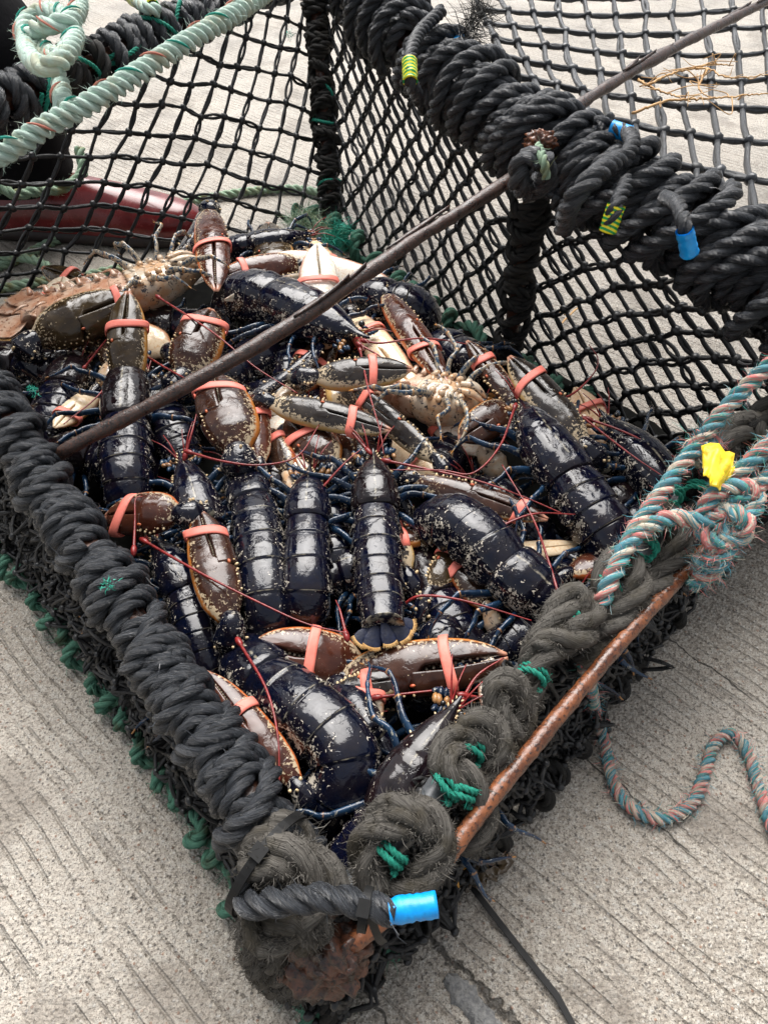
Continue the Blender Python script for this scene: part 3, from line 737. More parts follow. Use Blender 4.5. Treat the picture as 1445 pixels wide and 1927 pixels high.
# green twine ties
def tie(pts, R=.0036, seed=0, mat='green_twine'):
    np.random.seed(seed); random.seed(seed); q = spline(PL(pts), 60); mb = MB(); rope(mb, q, R, sides=6); fuzz(mb, q, R, 25, .005, 0, .0002); return mb.build('twine_tie', M[mat], creel)
def ring_tie(px, py, h, axis, r, turns=2, R=.0034, seed=0):
    np.random.seed(seed); random.seed(seed); c = P(px, py, h); a = norm(axis); N = norm(np.cross(a, [.3, .2, 1])); B = np.cross(a, N)
    th = np.linspace(0, 2 * np.pi * turns, 44 * turns); k = np.linspace(-1, 1, len(th))
    q = c + r * (np.cos(th)[:, None] * N + np.sin(th)[:, None] * B) + a * (k * R * turns * 1.1)[:, None] + np.random.randn(3) * .001
    mb = MB(); rope(mb, q, R, sides=6); fuzz(mb, q, R, 30, .005, 0, .0002); return mb.build('twine_tie', M['green_twine'], creel)
RD = norm(RIGHT[5] - RIGHT[3])
for i, (x, y, h) in enumerate(((735, 1608, .152), (842, 1480, .16), (862, 1492, .158), (880, 1412, .158), (1002, 1280, .157), (1072, 1172, .164), (1138, 1108, .166), (1213, 1035, .17), (1262, 930, .178), (1310, 925, .18))):
    ring_tie(x, y, h, RD + np.random.randn(3) * .2, .0090, 2, .0022, 40 + i)
PT, PF = P(592, -20, .315), P(628, 440, .01)
def at_tie(c, axis, r, R, seed):
    np.random.seed(seed); random.seed(seed); a = norm(np.asarray(axis) + np.random.randn(3) * .25); N = norm(np.cross(a, [.3, .2, 1.1])); B = np.cross(a, N)
    th = np.linspace(0, 2 * np.pi * 1.15, 60); q = c + r * (np.cos(th)[:, None] * N + np.sin(th)[:, None] * B) + a * np.linspace(-.004, .004, 60)[:, None]
    mb = MB(); rope(mb, q, R, sides=6); fuzz(mb, q, R, 60, .007, 0, .0002); mb.build('twine_tie', M['green_twine'], creel)
for k, f in enumerate((.42, .52, .78)): at_tie(PT * (1 - f) + PF * f, PF - PT, .0195, .0024, 60 + k)
for k, f in enumerate((.30, .36, .44, .52, .56, .72)): at_tie(along(BACK, f), BACK[5] - BACK[3], .0305, .0028, 70 + k)

# black cable ties
def strap(name, pts, w, th=.0012, up=(0, 0, 1), n=60):
    q = spline(PL(pts), n) if len(pts[0]) == 3 and not isinstance(pts, np.ndarray) else spline(pts, n)
    mb = MB(); T, N, B = frames(q, up)
    c = np.array([(-1, -1), (1, -1), (1, 1), (-1, 1)])
    ring = q[:, None] + c[None, :, :1] * w / 2 * B[:, None] + c[None, :, 1:] * th / 2 * N[:, None]
    loft(mb, ring, None, 0); return mb, q
mb, q = strap('cable_tie', [(850, 1615, .010), (872, 1649, .004), (915, 1705, .004), (960, 1763, .004), (1005, 1821, .004), (1044, 1870, .004), (1050, 1879, .004), (1073, 1922, .004), (1082, 1940, .004)], .0044)
mb.build('cable_tie', M['plastic'], creel, smooth=False)
def hoop_tie(c, axis, r, w=.0055, head=True, sq=1.0):
    a = norm(axis); N = norm(np.cross(a, [.2, .1, 1])); B = np.cross(a, N); th = np.linspace(0, 2 * np.pi, 40)
    q = c + r * (np.cos(th)[:, None] * N * sq + np.sin(th)[:, None] * B)
    mb = MB(); rad = norm(q - c); ring = np.stack([q - a * w / 2, q + a * w / 2, q + a * w / 2 + rad * .0014, q - a * w / 2 + rad * .0014], 1)
    loft(mb, ring, None, 0, caps=False)
    if head:
        u = norm(P(700, 1600, .5) - c); u = norm(u - a * u.dot(a)); hc = c + u * (r + .002); s = norm(np.cross(a, u))
        bx = [hc + a * i * w * .75 + s * j * .0042 + u * k * .0028 for i, j, k in ((-1, -1, -1), (1, -1, -1), (1, 1, -1), (-1, 1, -1), (-1, -1, 1), (1, -1, 1), (1, 1, 1), (-1, 1, 1))]
        mb.add(bx, [(0, 1, 2, 3), (4, 5, 6, 7), (0, 1, 5, 4), (1, 2, 6, 5), (2, 3, 7, 6), (3, 0, 4, 7)])
    return mb.build('cable_tie', M['plastic'], creel, smooth=False)
hoop_tie(P(505, 1625, .15), norm(LEFT[0] - LEFT[2]) + np.array([.25, .2, 0]), .031)
hoop_tie(P(688, 1712, .183), P(745, 1718, .188) - P(690, 1705, .188), .0096, w=.0042, head=True)
mb, q = strap('cable_tie', [(690, 1700, .195), (700, 1735, .185), (712, 1765, .168), (722, 1775, .15)], .0042)
mb.build('cable_tie', M['plastic'], creel, smooth=False)

# ================================================================ ROPES THAT LIE ON THE CREEL
def mint():
    np.random.seed(12); random.seed(12)
    mb = MB()
    main = spline(PL([(-150, 330, .33), (-60, 305, .345), (0, 290, .36), (90, 235, .375), (200, 175, .39), (330, 92, .405), (440, 25, .415), (520, -30, .42), (640, -110, .43)]), 200)
    rope(mb, main, .0094, sides=9, mats=(0, 0, 0), pitch=.027); fuzz(mb, main, .0094, 900, .008, 0, .0002)
    # tracer yarns sit proud on one strand as short visible flecks
    kn = [(120, 205, .375), (112, 150, .375), (92, 118, .385), (60, 95, .39), (45, 50, .395), (75, 22, .40), (120, 30, .405), (138, 70, .40), (110, 105, .395), (70, 85, .385),
          (62, 60, .40), (95, 45, .41), (130, 40, .41), (150, 10, .405), (135, -40, .40), (110, -90, .4)]
    kq = spline(PL(kn), 240); rope(mb, kq, .0086, sides=9); fuzz(mb, kq, .0086, 900, .008, 0, .0002)
    k2 = spline(PL([(45, 60, .385), (55, 105, .40), (90, 125, .405), (125, 100, .405), (140, 60, .40), (100, 20, .39), (60, 30, .385)]), 160); rope(mb, k2, .0086, sides=9); fuzz(mb, k2, .0086, 400, .008, 0, .0002)
    o = mb.build('mooring_rope', M['mint_rope']); tag(o, 'thick mint green rope with a big knot crossing above the black back rail', 'rope')
    for path in (main, kq):
        n = len(path)
        for i in range(6, n - 8, 9):
            T, N, B = frames(path[i:i + 6]); th = np.random.choice([.4, .9, 1.4, -.3]) ; d = norm(np.array([0, -.6, .8]))
            d = norm(d - T * (T @ d)[:, None]); s = np.cross(T, d)
            k = np.linspace(-.9, .9, 6)[:, None]
            q = path[i:i + 6] + (d * np.cos(k + th - .9) + s * np.sin(k + th - .9)) * .0099
            mf = MB(); tube(mf, q, .0012 * np.sin(np.linspace(.3, 2.8, 6)), 5); mf.build('tracer_yarn', M[('pink_fleck', 'teal_fleck')[(i // 9) % 2]], o)
    mb = MB(); p = spline(PL([(215, -25, .335), (250, -5, .345), (275, 12, .35), (300, 20, .345)]), 50); rope(mb, p, .0085, sides=8)
    o2 = mb.build('rope_end', M['mint_rope'], o)
    s = sleeve('tape_end', P(250, -6, .346), P(288, 14, .349), .0105, 'stripe_tape'); s.parent = o; s.location = (0, 0, 0)
mint()
def striped():
    np.random.seed(21); random.seed(21); mb = MB(); R = .0070
    L = [[(1130, 1140, .165), (1150, 1090, .178), (1195, 1000, .192), (1250, 920, .203), (1310, 840, .215), (1370, 765, .235), (1445, 690, .26), (1560, 590, .30)],
         [(1160, 1050, .176), (1195, 1010, .19), (1260, 975, .198), (1330, 980, .20), (1385, 945, .212), (1445, 900, .225), (1540, 850, .235)],
         [(1300, 985, .19), (1350, 960, .205), (1400, 975, .212), (1395, 1010, .20), (1345, 1020, .192), (1320, 985, .196), (1345, 930, .215), (1400, 915, .222), (1425, 945, .215), (1395, 985, .208)],
         [(1310, 1060, .165), (1340, 1050, .18), (1370, 1020, .192), (1350, 985, .20)],
         [(1300, 1100, .150), (1340, 1075, .17), (1368, 1035, .19), (1390, 990, .2)],
         [(1330, 950, .2), (1390, 890, .225), (1445, 840, .24), (1540, 760, .26)],
         [(1305, 850, .205), (1335, 830, .213), (1345, 850, .205), (1320, 880, .2)]]
    for l in L:
        q = spline(PL(l), 180); rope(mb, q, R, sides=9, pitch=R * 4.4); fuzz(mb, q, R, 600, .008, 0, .0002)
    # tail that hangs down the outer net and snakes over the concrete
    t = spline(PL([(1098, 1255, .13), (1112, 1295, .09), (1120, 1340, .03), (1138, 1400, .008), (1150, 1460, .007), (1180, 1515, .007), (1240, 1542, .007), (1300, 1515, .007), (1325, 1460, .007), (1345, 1400, .007), (1380, 1383, .007), (1408, 1420, .007), (1430, 1490, .007), (1460, 1570, .007), (1520, 1640, .007)]), 420)
    rope(mb, t, .0053, sides=9, pitch=.018); fuzz(mb, t, .0072, 900, .007, 0, .0002)
    o = mb.build('lead_rope', M['stripe_rope']); tag(o, 'teal, pink and cream striped rope knotted at the right corner of the creel', 'rope')
    # yellow tape round it
    mt = MB(); a = PL([(1320, 840, .232), (1345, 832, .236), (1375, 850, .232), (1385, 885, .225)]); b = PL([(1318, 880, .226), (1335, 900, .230), (1352, 915, .226), (1362, 920, .218)])
    n, m_ = 11, 9; A, Bq = spline(a, n), spline(b, n); k = np.linspace(0, 1, m_); rg = np.random.RandomState(6)
    g = A[:, None] * (1 - k)[None, :, None] + Bq[:, None] * k[None, :, None] + rg.randn(n, m_, 3) * np.array([.0007, .0007, .0011])
    g[..., 2] += (.004 * np.sin(np.pi * k))[None]
    g[2::3, :, 2] -= .0035; g[:, 3, 2] += .0025
    ring = np.concatenate([g, g[:, ::-1] - np.array([0, .0003, .0007])], 1); loft(mt, ring, None, 0)
    mt.build('tape_flag', M['yellow_tape'], o)
    fr = MB(); fuzz(fr, PL([(1305, 822, .214), (1320, 838, .216)]), .004, 120, .016, 0, .0005); fr.build('frayed_end', M['stripe_rope'], o)
striped()
def slack():
    np.random.seed(31); random.seed(31); mb = MB()
    for l in ([(-120, 520, .008), (0, 500, .008), (110, 450, .008), (230, 415, .008), (330, 385, .008), (450, 362, .008), (560, 355, .008), (640, 372, .008)],
              [(-100, 470, .02), (0, 480, .02), (70, 490, .022), (110, 520, .01)],
              [(0, 350, .17), (30, 365, .16), (70, 358, .16), (120, 352, .165), (155, 325, .17), (150, 280, .19)],
              [(-80, 560, .008), (40, 535, .008), (150, 520, .008), (230, 505, .008)]):
        q = spline(PL(l), 180); rope(mb, q, .0078, sides=8); fuzz(mb, q, .0078, 250, .007, 0, .0002)
    tag(mb.build('slack_rope', M['pale_green']), 'pale green rope lying slack on the concrete behind the net, beside the red shoe', 'rope')
slack()

# ================================================================ THE MAN STANDING BEHIND (trouser leg and shoe in view)
def person():
    heel, toe = P(-75, 432, 0), P(378, 446, 0)
    heel[1] -= .0; d = norm((toe - heel) * np.array([1, 1, 0])); s = np.array([-d[1], d[0], 0]); L = np.linalg.norm(toe - heel) * 1.04
    root = thing('person', 'person in black trousers and dark red leather shoes standing behind the creel', 'person', heel)
    def skinned(name, verts, edges, radii, mat, parent=None, sub=2):
        me = bpy.data.meshes.new(name); me.from_pydata([tuple(map(float, v)) for v in verts], edges, [])
        o = bpy.data.objects.new(name, me); COL.objects.link(o)
        bpy.context.view_layer.objects.active = o
        md = o.modifiers.new('skin', 'SKIN'); md.use_smooth_shade = True
        for k, r in enumerate(radii): me.skin_vertices[0].data[k].radius = r if isinstance(r, tuple) else (r, r)
        me.skin_vertices[0].data[0].use_root = True
        sb = o.modifiers.new('sub', 'SUBSURF'); sb.levels = sub; sb.render_levels = sub
        me.materials.append(M[mat])
        if parent is not None: o.parent = parent; o.location = -Vector(parent.location) if parent.type == 'EMPTY' else (0, 0, 0)
        return o
    ank = heel + d * .14; ank2 = ank + s * .13 - d * .46; hip = (ank + ank2) / 2 + np.array([.0, .0, .84])
    hipL, hipR = hip - s * .09, hip + s * .09
    ch = hip + np.array([0, 0, .33]); nk = ch + np.array([0, 0, .17]); hd = nk + np.array([0, 0, .12]) + d * .02
    # body: legs, trunk, neck, head and arms are one surface
    V = [hip, ch, nk, hd, hd + np.array([0, 0, .11]),
         hipL, ank * .5 + hipL * .5 + d * .02, ank + np.array([0, 0, .08]), hipR, ank2 * .5 + hipR * .5 + d * .02, ank2 + np.array([0, 0, .08]),
         ch - s * .18 + np.array([0, 0, .1]), ch - s * .23 - np.array([0, 0, .17]), ch - s * .2 + d * .1 - np.array([0, 0, .38]), ch - s * .19 + d * .15 - np.array([0, 0, .46]),
         ch + s * .18 + np.array([0, 0, .1]), ch + s * .23 - np.array([0, 0, .17]), ch + s * .2 + d * .1 - np.array([0, 0, .38]), ch + s * .19 + d * .15 - np.array([0, 0, .46])]
    E = [(0, 1), (1, 2), (2, 3), (3, 4), (0, 5), (5, 6), (6, 7), (0, 8), (8, 9), (9, 10), (1, 11), (11, 12), (12, 13), (13, 14), (1, 15), (15, 16), (16, 17), (17, 18)]
    Rr = [.15, .16, .06, .095, .075, .10, .07, .05, .10, .07, .05, .07, .05, .035, .03, .07, .05, .035, .03]
    body = skinned('body', V, E, Rr, 'cloth', root)
    hm = MB(); blob(hm, hd + np.array([0, 0, .07]) - d * .015, (.105, .1), (0, 0, 1), 20, 12); hm.build('hair', M['hair'], root)
    def leg(a, h, nm):
        mb = MB(); n = 40; q = spline(np.array([h, (a + h) / 2 + d * .03, a + np.array([0, 0, .25]), a + np.array([-.012, 0, .098])]), n)
        rr = np.interp(np.linspace(0, 1, n), [0, .5, .8, .97, 1], [.14, .115, .105, .10, .095]); 
        T, N, B = frames(q, d); M_ = 28; th = np.linspace(0, 2 * np.pi, M_, endpoint=False)
        wr = 1 + .035 * np.sin(th * 3 + 6 * np.linspace(0, 1, n)[:, None]) + .03 * np.random.RandomState(3).randn(n, 1) * np.linspace(0, 1, n)[:, None] ** 2
        ring = q[:, None] + (rr[:, None] * wr)[..., None] * (np.cos(th)[None, :, None] * N[:, None] + np.sin(th)[None, :, None] * B[:, None])
        loft(mb, ring); mb.build(nm, M['cloth'], root)
    leg(ank, hipL, 'trouser_leg'); leg(ank2, hipR, 'trouser_leg')
    def shoe(h0):
        up = MB(); n = 44; t = np.linspace(0, 1, n); M_ = 28
        w = np.interp(t, [0, .04, .15, .3, .5, .7, .85, .95, 1], [.012, .030, .038, .038, .044, .052, .050, .036, .014])
        top = np.interp(t, [0, .05, .15, .28, .38, .5, .65, .8, .93, 1], [.055, .085, .095, .098, .106, .102, .088, .072, .056, .036])
        th = np.linspace(0, 2 * np.pi, M_, endpoint=False); c, sn = np.cos(th), np.sin(th)
        ring = np.zeros((n, M_, 3))
        for i in range(n):
            y = np.sign(sn) * np.abs(sn) ** .75 * w[i] * np.where(c > 0, 1 - .30 * c ** 2 * (t[i] < .5) - .12 * c ** 2, 1)
            zz = np.where(c > 0, .022 + (top[i] - .022) * np.abs(c) ** .8, .022 + .012 * c)
            ring[i] = h0 + d * (t[i] * L) + s * y[:, None] + np.array([0, 0, 1]) * zz[:, None]
        loft(up, ring)
        o = up.build('shoe', M['leather'], root)
        so = MB(); ring = np.zeros((n, 12, 3)); th = np.linspace(0, 2 * np.pi, 12, endpoint=False)
        for i in range(n):
            ring[i] = h0 + d * (t[i] * L * 1.01 - .002) + s * (np.sign(np.cos(th)) * np.abs(np.cos(th)) ** .4 * (w[i] + .003))[:, None] + np.array([0, 0, 1]) * (.012 + np.sign(np.sin(th)) * np.abs(np.sin(th)) ** .4 * .011)[:, None]
        loft(so, ring); so.build('sole', M['sole'], o)
        cu = MB(); th = np.linspace(0, 2 * np.pi, 60); q = h0 + d * (L * .2 + np.cos(th) * .052)[:, None] + s * (np.sin(th) * .033)[:, None] + np.array([0, 0, 1]) * (.097 + .006 * np.cos(th))[:, None]
        tube(cu, q, .0045, 8); cu.build('collar', M['leather'], o)
        st = MB(); k = np.linspace(0, 1, 30)
        for dd in (-1, 1):
            q = h0 + d * (L * (.42 + .22 * k))[:, None] + s * (dd * (.040 - .006 * k))[:, None] + np.array([0, 0, 1]) * (.072 - .03 * (k - .4) ** 2 - .02 * k)[:, None]; tube(st, q, .0012, 5)
        st.build('seam', M['sole'], o)
    shoe(heel); shoe(heel + s * .13 - d * .46)
person()

# ================================================================ SMALL SCRAPS
def roots():
    np.random.seed(41); mb = MB()
    for l in ([(1190, 212, .312), (1250, 190, .318), (1320, 185, .318), (1390, 180, .318), (1470, 172, .316)], [(1215, 160, .318), (1270, 135, .32), (1330, 128, .318), (1370, 145, .318), (1450, 140, .318)], [(1330, 130, .318), (1315, 165, .316), (1340, 185, .316)], [(1200, 150, .314), (1230, 165, .316), (1300, 190, .316)], [(1310, 128, .318), (1335, 120, .318), (1380, 122, .318)]):
        q = spline(PL(l), 60) + np.random.randn(60, 3) * .0005; tube(mb, q, np.linspace(.0017, .0006, 60), 5)
        for k in range(6):
            i = np.random.randint(5, 55); e = q[i] + np.array([np.random.randn() * .03, np.random.randn() * .02, .004]); tube(mb, spline(np.array([q[i], (q[i] + e) / 2 + np.random.randn(3) * .006, e]), 14), np.linspace(.0008, .0003, 14), 4)
    tag(mb.build('rootlet', M['root']), 'tan branching rootlets caught on the grey roof net under the brown rod', 'rootlet')
roots()
def weed():
    np.random.seed(44); mb = MB(); q = spline(PL([(840, 1640, .03), (875, 1655, .012), (905, 1650, .012), (925, 1640, .012), (942, 1632, .012), (935, 1620, .012)]), 40); T, N, B = frames(q)
    w = .007 + .002 * np.sin(np.arange(40) * .9); c = np.array([-1, -.4, .4, 1])
    g = q[:, None] + c[None, :, None] * w[:, None, None] * B[:, None] + (np.abs(c) * .003)[None, :, None] * np.array([0, 0, 1]) + np.random.randn(40, 4, 3) * .0008
    ring = np.concatenate([g, g[:, ::-1] - np.array([0, 0, .0012])], 1); loft(mb, ring); tag(mb.build('seaweed_scrap', M['weed']), 'scrap of wet brown seaweed on the concrete beside the cable tie', 'seaweed')
weed()
def scrap(px, py, h, label, ln=.012, n=5, mat='yolk'):
    mb = MB()
    for k in range(n):
        c = P(px, py, h); d = norm(np.random.randn(3) * np.array([1, 1, .3])); q = spline(np.array([c, c + d * ln * .5 + np.array([0, 0, .002]), c + d * ln]), 8); tube(mb, q, np.sin(np.linspace(.4, 3, 8)) * .0018, 6, flat=.5)
    tag(mb.build('weed_tuft', M[mat]), label, 'scrap')
scrap(850, 1640, .03, 'tiny orange tuft poking out beside the cable tie')
scrap(1070, 595, .006, 'brown leaf scrap on the concrete seen through the back net', .03, 4, 'root')
def patchq():
    np.random.seed(46); mb = MB(); 
    q = spline(PL([(838, 1840, .0), (870, 1870, .0), (905, 1915, .0), (950, 1990, .0)]), 24); T, N, B = frames(q); c = np.linspace(-1, 1, 9)
    w = .008 * np.r_[np.linspace(.4, 1, 5), np.ones(19)]
    g = q[:, None] + c[None, :, None] * (w[:, None, None] * (1 + .15 * np.random.randn(24, 9, 1))) * B[:, None]; g[..., 2] = .0055 * (1 - c ** 4)[None] + .0008 * np.random.randn(24, 9)
    g[..., 2] = np.maximum(g[..., 2], .001); bot = g.copy(); bot[..., 2] = -.002; loft(mb, np.concatenate([g, bot[:, ::-1]], 1))
    tag(mb.build('mortar_patch', simple('pale grey mortar', (.16, .16, .16), (.30, .295, .28), 250, .75, .3, 1.0, .003)), 'pale grey smear of mortar along the crack at the bottom edge', 'mortar patch')
    mb = MB()
    for k in range(9):
        cpt = P(905 + k * 7 + np.random.randn() * 18, 1800 + k * 12 + np.random.randn() * 14, .002); blob(mb, cpt, (.005, .0035 + .003 * np.random.rand()), np.random.randn(3), 7, 6)
    # the crack is a real groove of black grit lying beside it
patchq()
# ================================================================ THE LOBSTERS
MS = 44                                    # points round a body section
TH = np.linspace(0, 2 * np.pi, MS, endpoint=False)
def sec(w, ht, hb, ex=.85):
    """body section: x across, z up; arched back, flatter underside"""
    c, s = np.cos(TH), np.sin(TH)
    x = np.sign(s) * np.abs(s) ** ex * w
    z = np.where(c > 0, np.abs(c) ** .9 * ht, -np.abs(c) ** .7 * hb)
    return x, z
ACR = np.abs(np.where(TH > np.pi, TH - 2 * np.pi, TH)) / np.pi      # 0 on the back .. 1 underneath

def spine(car, abd, n1=52, n2=145):
    c, a = PL(car), PL(abd)
    full = np.vstack([c, a]); d = spline(full, 1200)
    k = int(np.argmin(np.linalg.norm(d - c[-1], axis=1)))
    return resample(d[:k + 1], n1), resample(d[k:], n2)

def body_frames(q, up):
    return frames(q, up)

def make_lobster(label, car, abd, wpx, skin='shell', up=(0, 0, 1), belly=False, fan=None, fanw=1.0, claws=(), ant=(), legs=8, seed=0, group=None, legskip=(), hs=1.0):
    rg = np.random.RandomState(seed + 100); sd = rg.rand()
    A, Bq = spine(car, abd)
    w = px2m(A[-1], wpx) / 2
    root = thing('lobster', label, 'lobster', A[len(A) // 2] * np.array([1, 1, 0]) + np.array([0, 0, max(A[:, 2].min() - w, .02)]), group)
    q = np.vstack([A, Bq[1:]]); T, N, _ = frames(q, up); n1 = len(A)
    Sd = np.cross(T, N)
    flip = -1.0 if belly else 1.0
    bm, bt = (M['belly'], M['belly_tail']) if belly else (M[skin], M[skin if skin != 'shell_brown' else 'shell'])
    U = N * flip
    # --- carapace
    mb = MB(); R = []; AT = []
    t = np.linspace(0, 1, n1)
    W = np.interp(t, [0, .05, .12, .18, .24, .35, .5, .62, .8, .93, 1], [.025, .09, .17, .25, .42, .62, .82, .95, 1.0, .97, .90])
    HT = np.interp(t, [0, .05, .13, .20, .3, .5, .62, .8, .95, 1], [.05, .09, .19, .34, .52, .78, .89, .95, .92, .84])
    HB = np.interp(t, [0, .05, .13, .2, .3, .5, .8, 1], [.03, .05, .07, .3, .5, .62, .66, .62])
    for i in range(n1):
        x, z = sec(W[i] * w, HT[i] * w * .98 * hs, HB[i] * w)
        g = 1 - .028 * math.exp(-((t[i] - .56) / .018) ** 2) * (np.cos(TH) > -.2)
        ridge = (np.abs(TH - np.pi) > np.pi - .09) * (.035 * w if t[i] > .12 else .0)
        # two low ridges beside the rostrum, uneven shell
        x = x * g; z = z * g + ridge * (1 if t[i] < .56 else -.6)
        z = z + np.interp(t[i], [0, .22], [.16, 0]) * w
        R.append(A[i] + Sd[i] * x[:, None] + U[i] * z[:, None])
        at = np.zeros((MS, 4)); at[:, 0] = ACR; at[:, 1] = t[i]; at[:, 2] = sd
        at[:, 3] = max(.0, 1 - abs(t[i] - .99) / .022) + (ACR < .03) * (.95 if .10 < t[i] < .97 else 0)
        AT.append(at)
    loft(mb, R, np.array(AT), 0)
    # rostrum teeth and cheek spines
    for k in range(4):
        i = 3 + k * 2
        for s_ in (-1, 1):
            c = A[i] + Sd[i] * s_ * W[i] * w * 1.05 + U[i] * w * .14
            blob(mb, c, (.0021, .0009), T[i] * -.8 + Sd[i] * s_ * .6 + U[i] * .3, 5, 4, m=1)
    for k in range(7):
        i = rg.randint(10, 24); s_ = rg.choice([-1, 1]); an = rg.uniform(.9, 1.6)
        c = A[i] + Sd[i] * s_ * math.sin(an) * W[i] * w + U[i] * math.cos(an) * HT[i] * w
        blob(mb, c, (.0022, .0010), Sd[i] * s_ - T[i] * .7, 5, 4, m=1)
    mb.build('carapace', [bm, M['tubercle']], root)
    # --- abdomen: six overlapping rings
    mb = MB(); n2 = len(Bq); R = []; AT = []
    per = (n2 - 1) / 6.0
    for i in range(n2):
        j = n1 - 1 + i; u = i / (n2 - 1.0); f = (i / per) % 1.0 if i < n2 - 1 else 1.0
        base = np.interp(u, [0, .15, .5, .85, 1], [.90, .95, .93, .80, .66]) * w
        stp = .93 + .075 * f ** .6 if f > 0 else .93
        if i and (i % int(round(per))) == 0 and i < n2 - 1: stp = .925
        x, z = sec(base * stp, base * stp * .93 * hs, base * stp * .55, .8)
        # pleura: side plates hang lower and point back
        low = np.clip((ACR - .42) / .16, 0, 1) * np.clip((.72 - ACR) / .14, 0, 1)
        z = z - low * base * .38 * math.sin(math.pi * min(f + .1, 1))
        x = x * (1 + low * (.04 + .13 * f))
        R.append(q[j] + Sd[j] * x[:, None] + U[j] * z[:, None])
        at = np.zeros((MS, 4)); at[:, 0] = np.clip(ACR, 0, 1); at[:, 1] = u; at[:, 2] = sd; at[:, 3] = (1.0 if f > .95 else 0.0) * np.clip((.62 - ACR) * 8, 0, 1)
        AT.append(at)
    loft(mb, R, np.array(AT), 0)
    if belly:
        for i in range(6):
            j = n1 - 1 + int((i + .5) * per)
            for s_ in (-1, 1):
                c = q[j] + Sd[j] * s_ * w * .34 + N[j] * w * .56
                pts = np.array([c, c + Sd[j] * s_ * w * .28 + N[j] * w * .12 + T[j] * w * .1, c + Sd[j] * s_ * w * .5 + T[j] * w * .45]); tube(mb, spline(pts, 10), w * np.linspace(.12, .05, 10), 7, m=0, flat=.5)
    mb.build('abdomen', [bt], root)
    if belly:
        cm = MB()
        for k in range(5):
            i = int(n1 * (.42 + .12 * k)); i = min(i, n1 - 2)
            for s_ in (-1, 1):
                o_ = A[i] + N[i] * w * .60
                blob(cm, o_ + Sd[i] * s_ * w * .20, (w * .20, w * .10), Sd[i] * s_ + T[i] * .5, 10, 7, a=(.3, 0, sd, .2))
                blob(cm, o_ + Sd[i] * s_ * w * .46 + N[i] * w * .04, (w * .17, w * .13), Sd[i] * s_ - T[i] * .3, 10, 7, a=(.3, 0, sd, .3))
                blob(cm, o_ + Sd[i] * s_ * w * .70 - N[i] * w * .06, (w * .16, w * .12), Sd[i] * s_ - T[i] * .6, 10, 7, a=(.3, 0, sd, .8))
        for s_ in (-1, 1):
            p = [A[int(n1 * .5)] + N[0] * w * .72 + Sd[0] * s_ * w * .18, A[int(n1 * .3)] + N[0] * w * .72 + Sd[0] * s_ * w * .22, A[int(n1 * .12)] + N[0] * w * .4 + Sd[0] * s_ * w * .12]
            tube(cm, spline(np.array(p), 20), w * np.interp(np.linspace(0, 1, 20), [0, .3, .8, 1], [.10, .17, .11, .04]), 10, flat=.7)
        cm.build('leg_base', [bm], root)
    # --- tail fan
    if fan is not None:
        e = q[-1]; fv = P(*fan) - e; Lf = np.linalg.norm(fv); X = norm(fv); Y = norm(np.cross(U[-1], X)); Z = np.cross(X, Y)
        fm = MB()
        for ang, ln, wd, off, dz in ((0, .98, .36, 0, .0030), (.48, 1.0, .44, .42, .0), (-.48, 1.0, .44, -.42, .0), (.92, .95, .42, .60, -.0026), (-.92, .95, .42, -.60, -.0026)):
            ang *= fanw; d = X * math.cos(ang) + Y * math.sin(ang); sdv = np.cross(Z, d); o0 = e + Y * off * w * .55 - X * Lf * .12 + Z * dz
            nn = 16; kk = 15; tt = np.linspace(0, 1, nn); cc = np.linspace(-1, 1, kk)
            ww = np.interp(tt, [0, .2, .6, .9, 1], [.35, .62, 1, 1.0, .92]) * Lf * wd * .92
            g = np.zeros((nn, kk, 3)); 
            for a in range(nn):
                le = tt[a] * Lf * ln * 1.1 * (1 - .10 * cc ** 2 * tt[a])
                g[a] = o0 + d * le[:, None] + sdv * (cc * ww[a])[:, None] + Z * ((1 - cc ** 2) * .10 * ww[a] - .0 * tt[a])[:, None]
            ring = np.concatenate([g, g[:, ::-1] - Z * .0016], 1); loft(fm, ring, None, 0)
            # hair fringe round the hind edge
            nh = 60; ci = np.linspace(-1.02, 1.02, nh); le = Lf * ln * 1.1 * (1 - .10 * ci ** 2)
            b = o0 + d * (le * .955)[:, None] + sdv * (ci * ww[-1])[:, None] + Z * ((1 - ci ** 2) * .10 * ww[-1] + .0006)[:, None]
            hl = Lf * .17 * (.75 + .5 * rg.rand(nh)); dd = norm(d + sdv * (ci * .35)[:, None] + rg.randn(nh, 3) * .06)
            sw = sdv * ww[-1] / nh * 1.15
            v = np.stack([b - sw, b + sw, b + sw * .35 + dd * hl[:, None], b - sw * .35 + dd * hl[:, None]], 1)
            fm.add(v, (np.arange(nh) * 4)[:, None] + np.arange(4)[None], None, 1)
            # solid edge under the hairs
        fm.build('tail_fan', [M['fan'] if not belly else M['belly_tail'], M['fringe']], root, smooth=True)
    # --- head: eyes, short feelers, mouth palps
    i = int(n1 * .2)
    for s_ in (-1, 1):
        em = MB(); c = A[i] + Sd[i] * s_ * w * .36 + U[i] * w * .26 - T[i] * w * .20; blob(em, c, w * .11, T[i], 10, 8); em.build('eye', M['eye'], root)
        fm = MB()
        for k in range(2):
            b = A[i] + Sd[i] * s_ * w * .16 - T[i] * w * .4 + U[i] * w * .08
            e_ = b - T[i] * .03 + Sd[i] * s_ * (.006 + .012 * k) + U[i] * rg.uniform(.0, .02); tube(fm, spline(np.array([b, (b + e_) / 2 + U[i] * .004, e_]), 16), np.linspace(.0010, .0004, 16), 5)
        fm.build('feeler', M['antenna'], root)
        pm = MB()
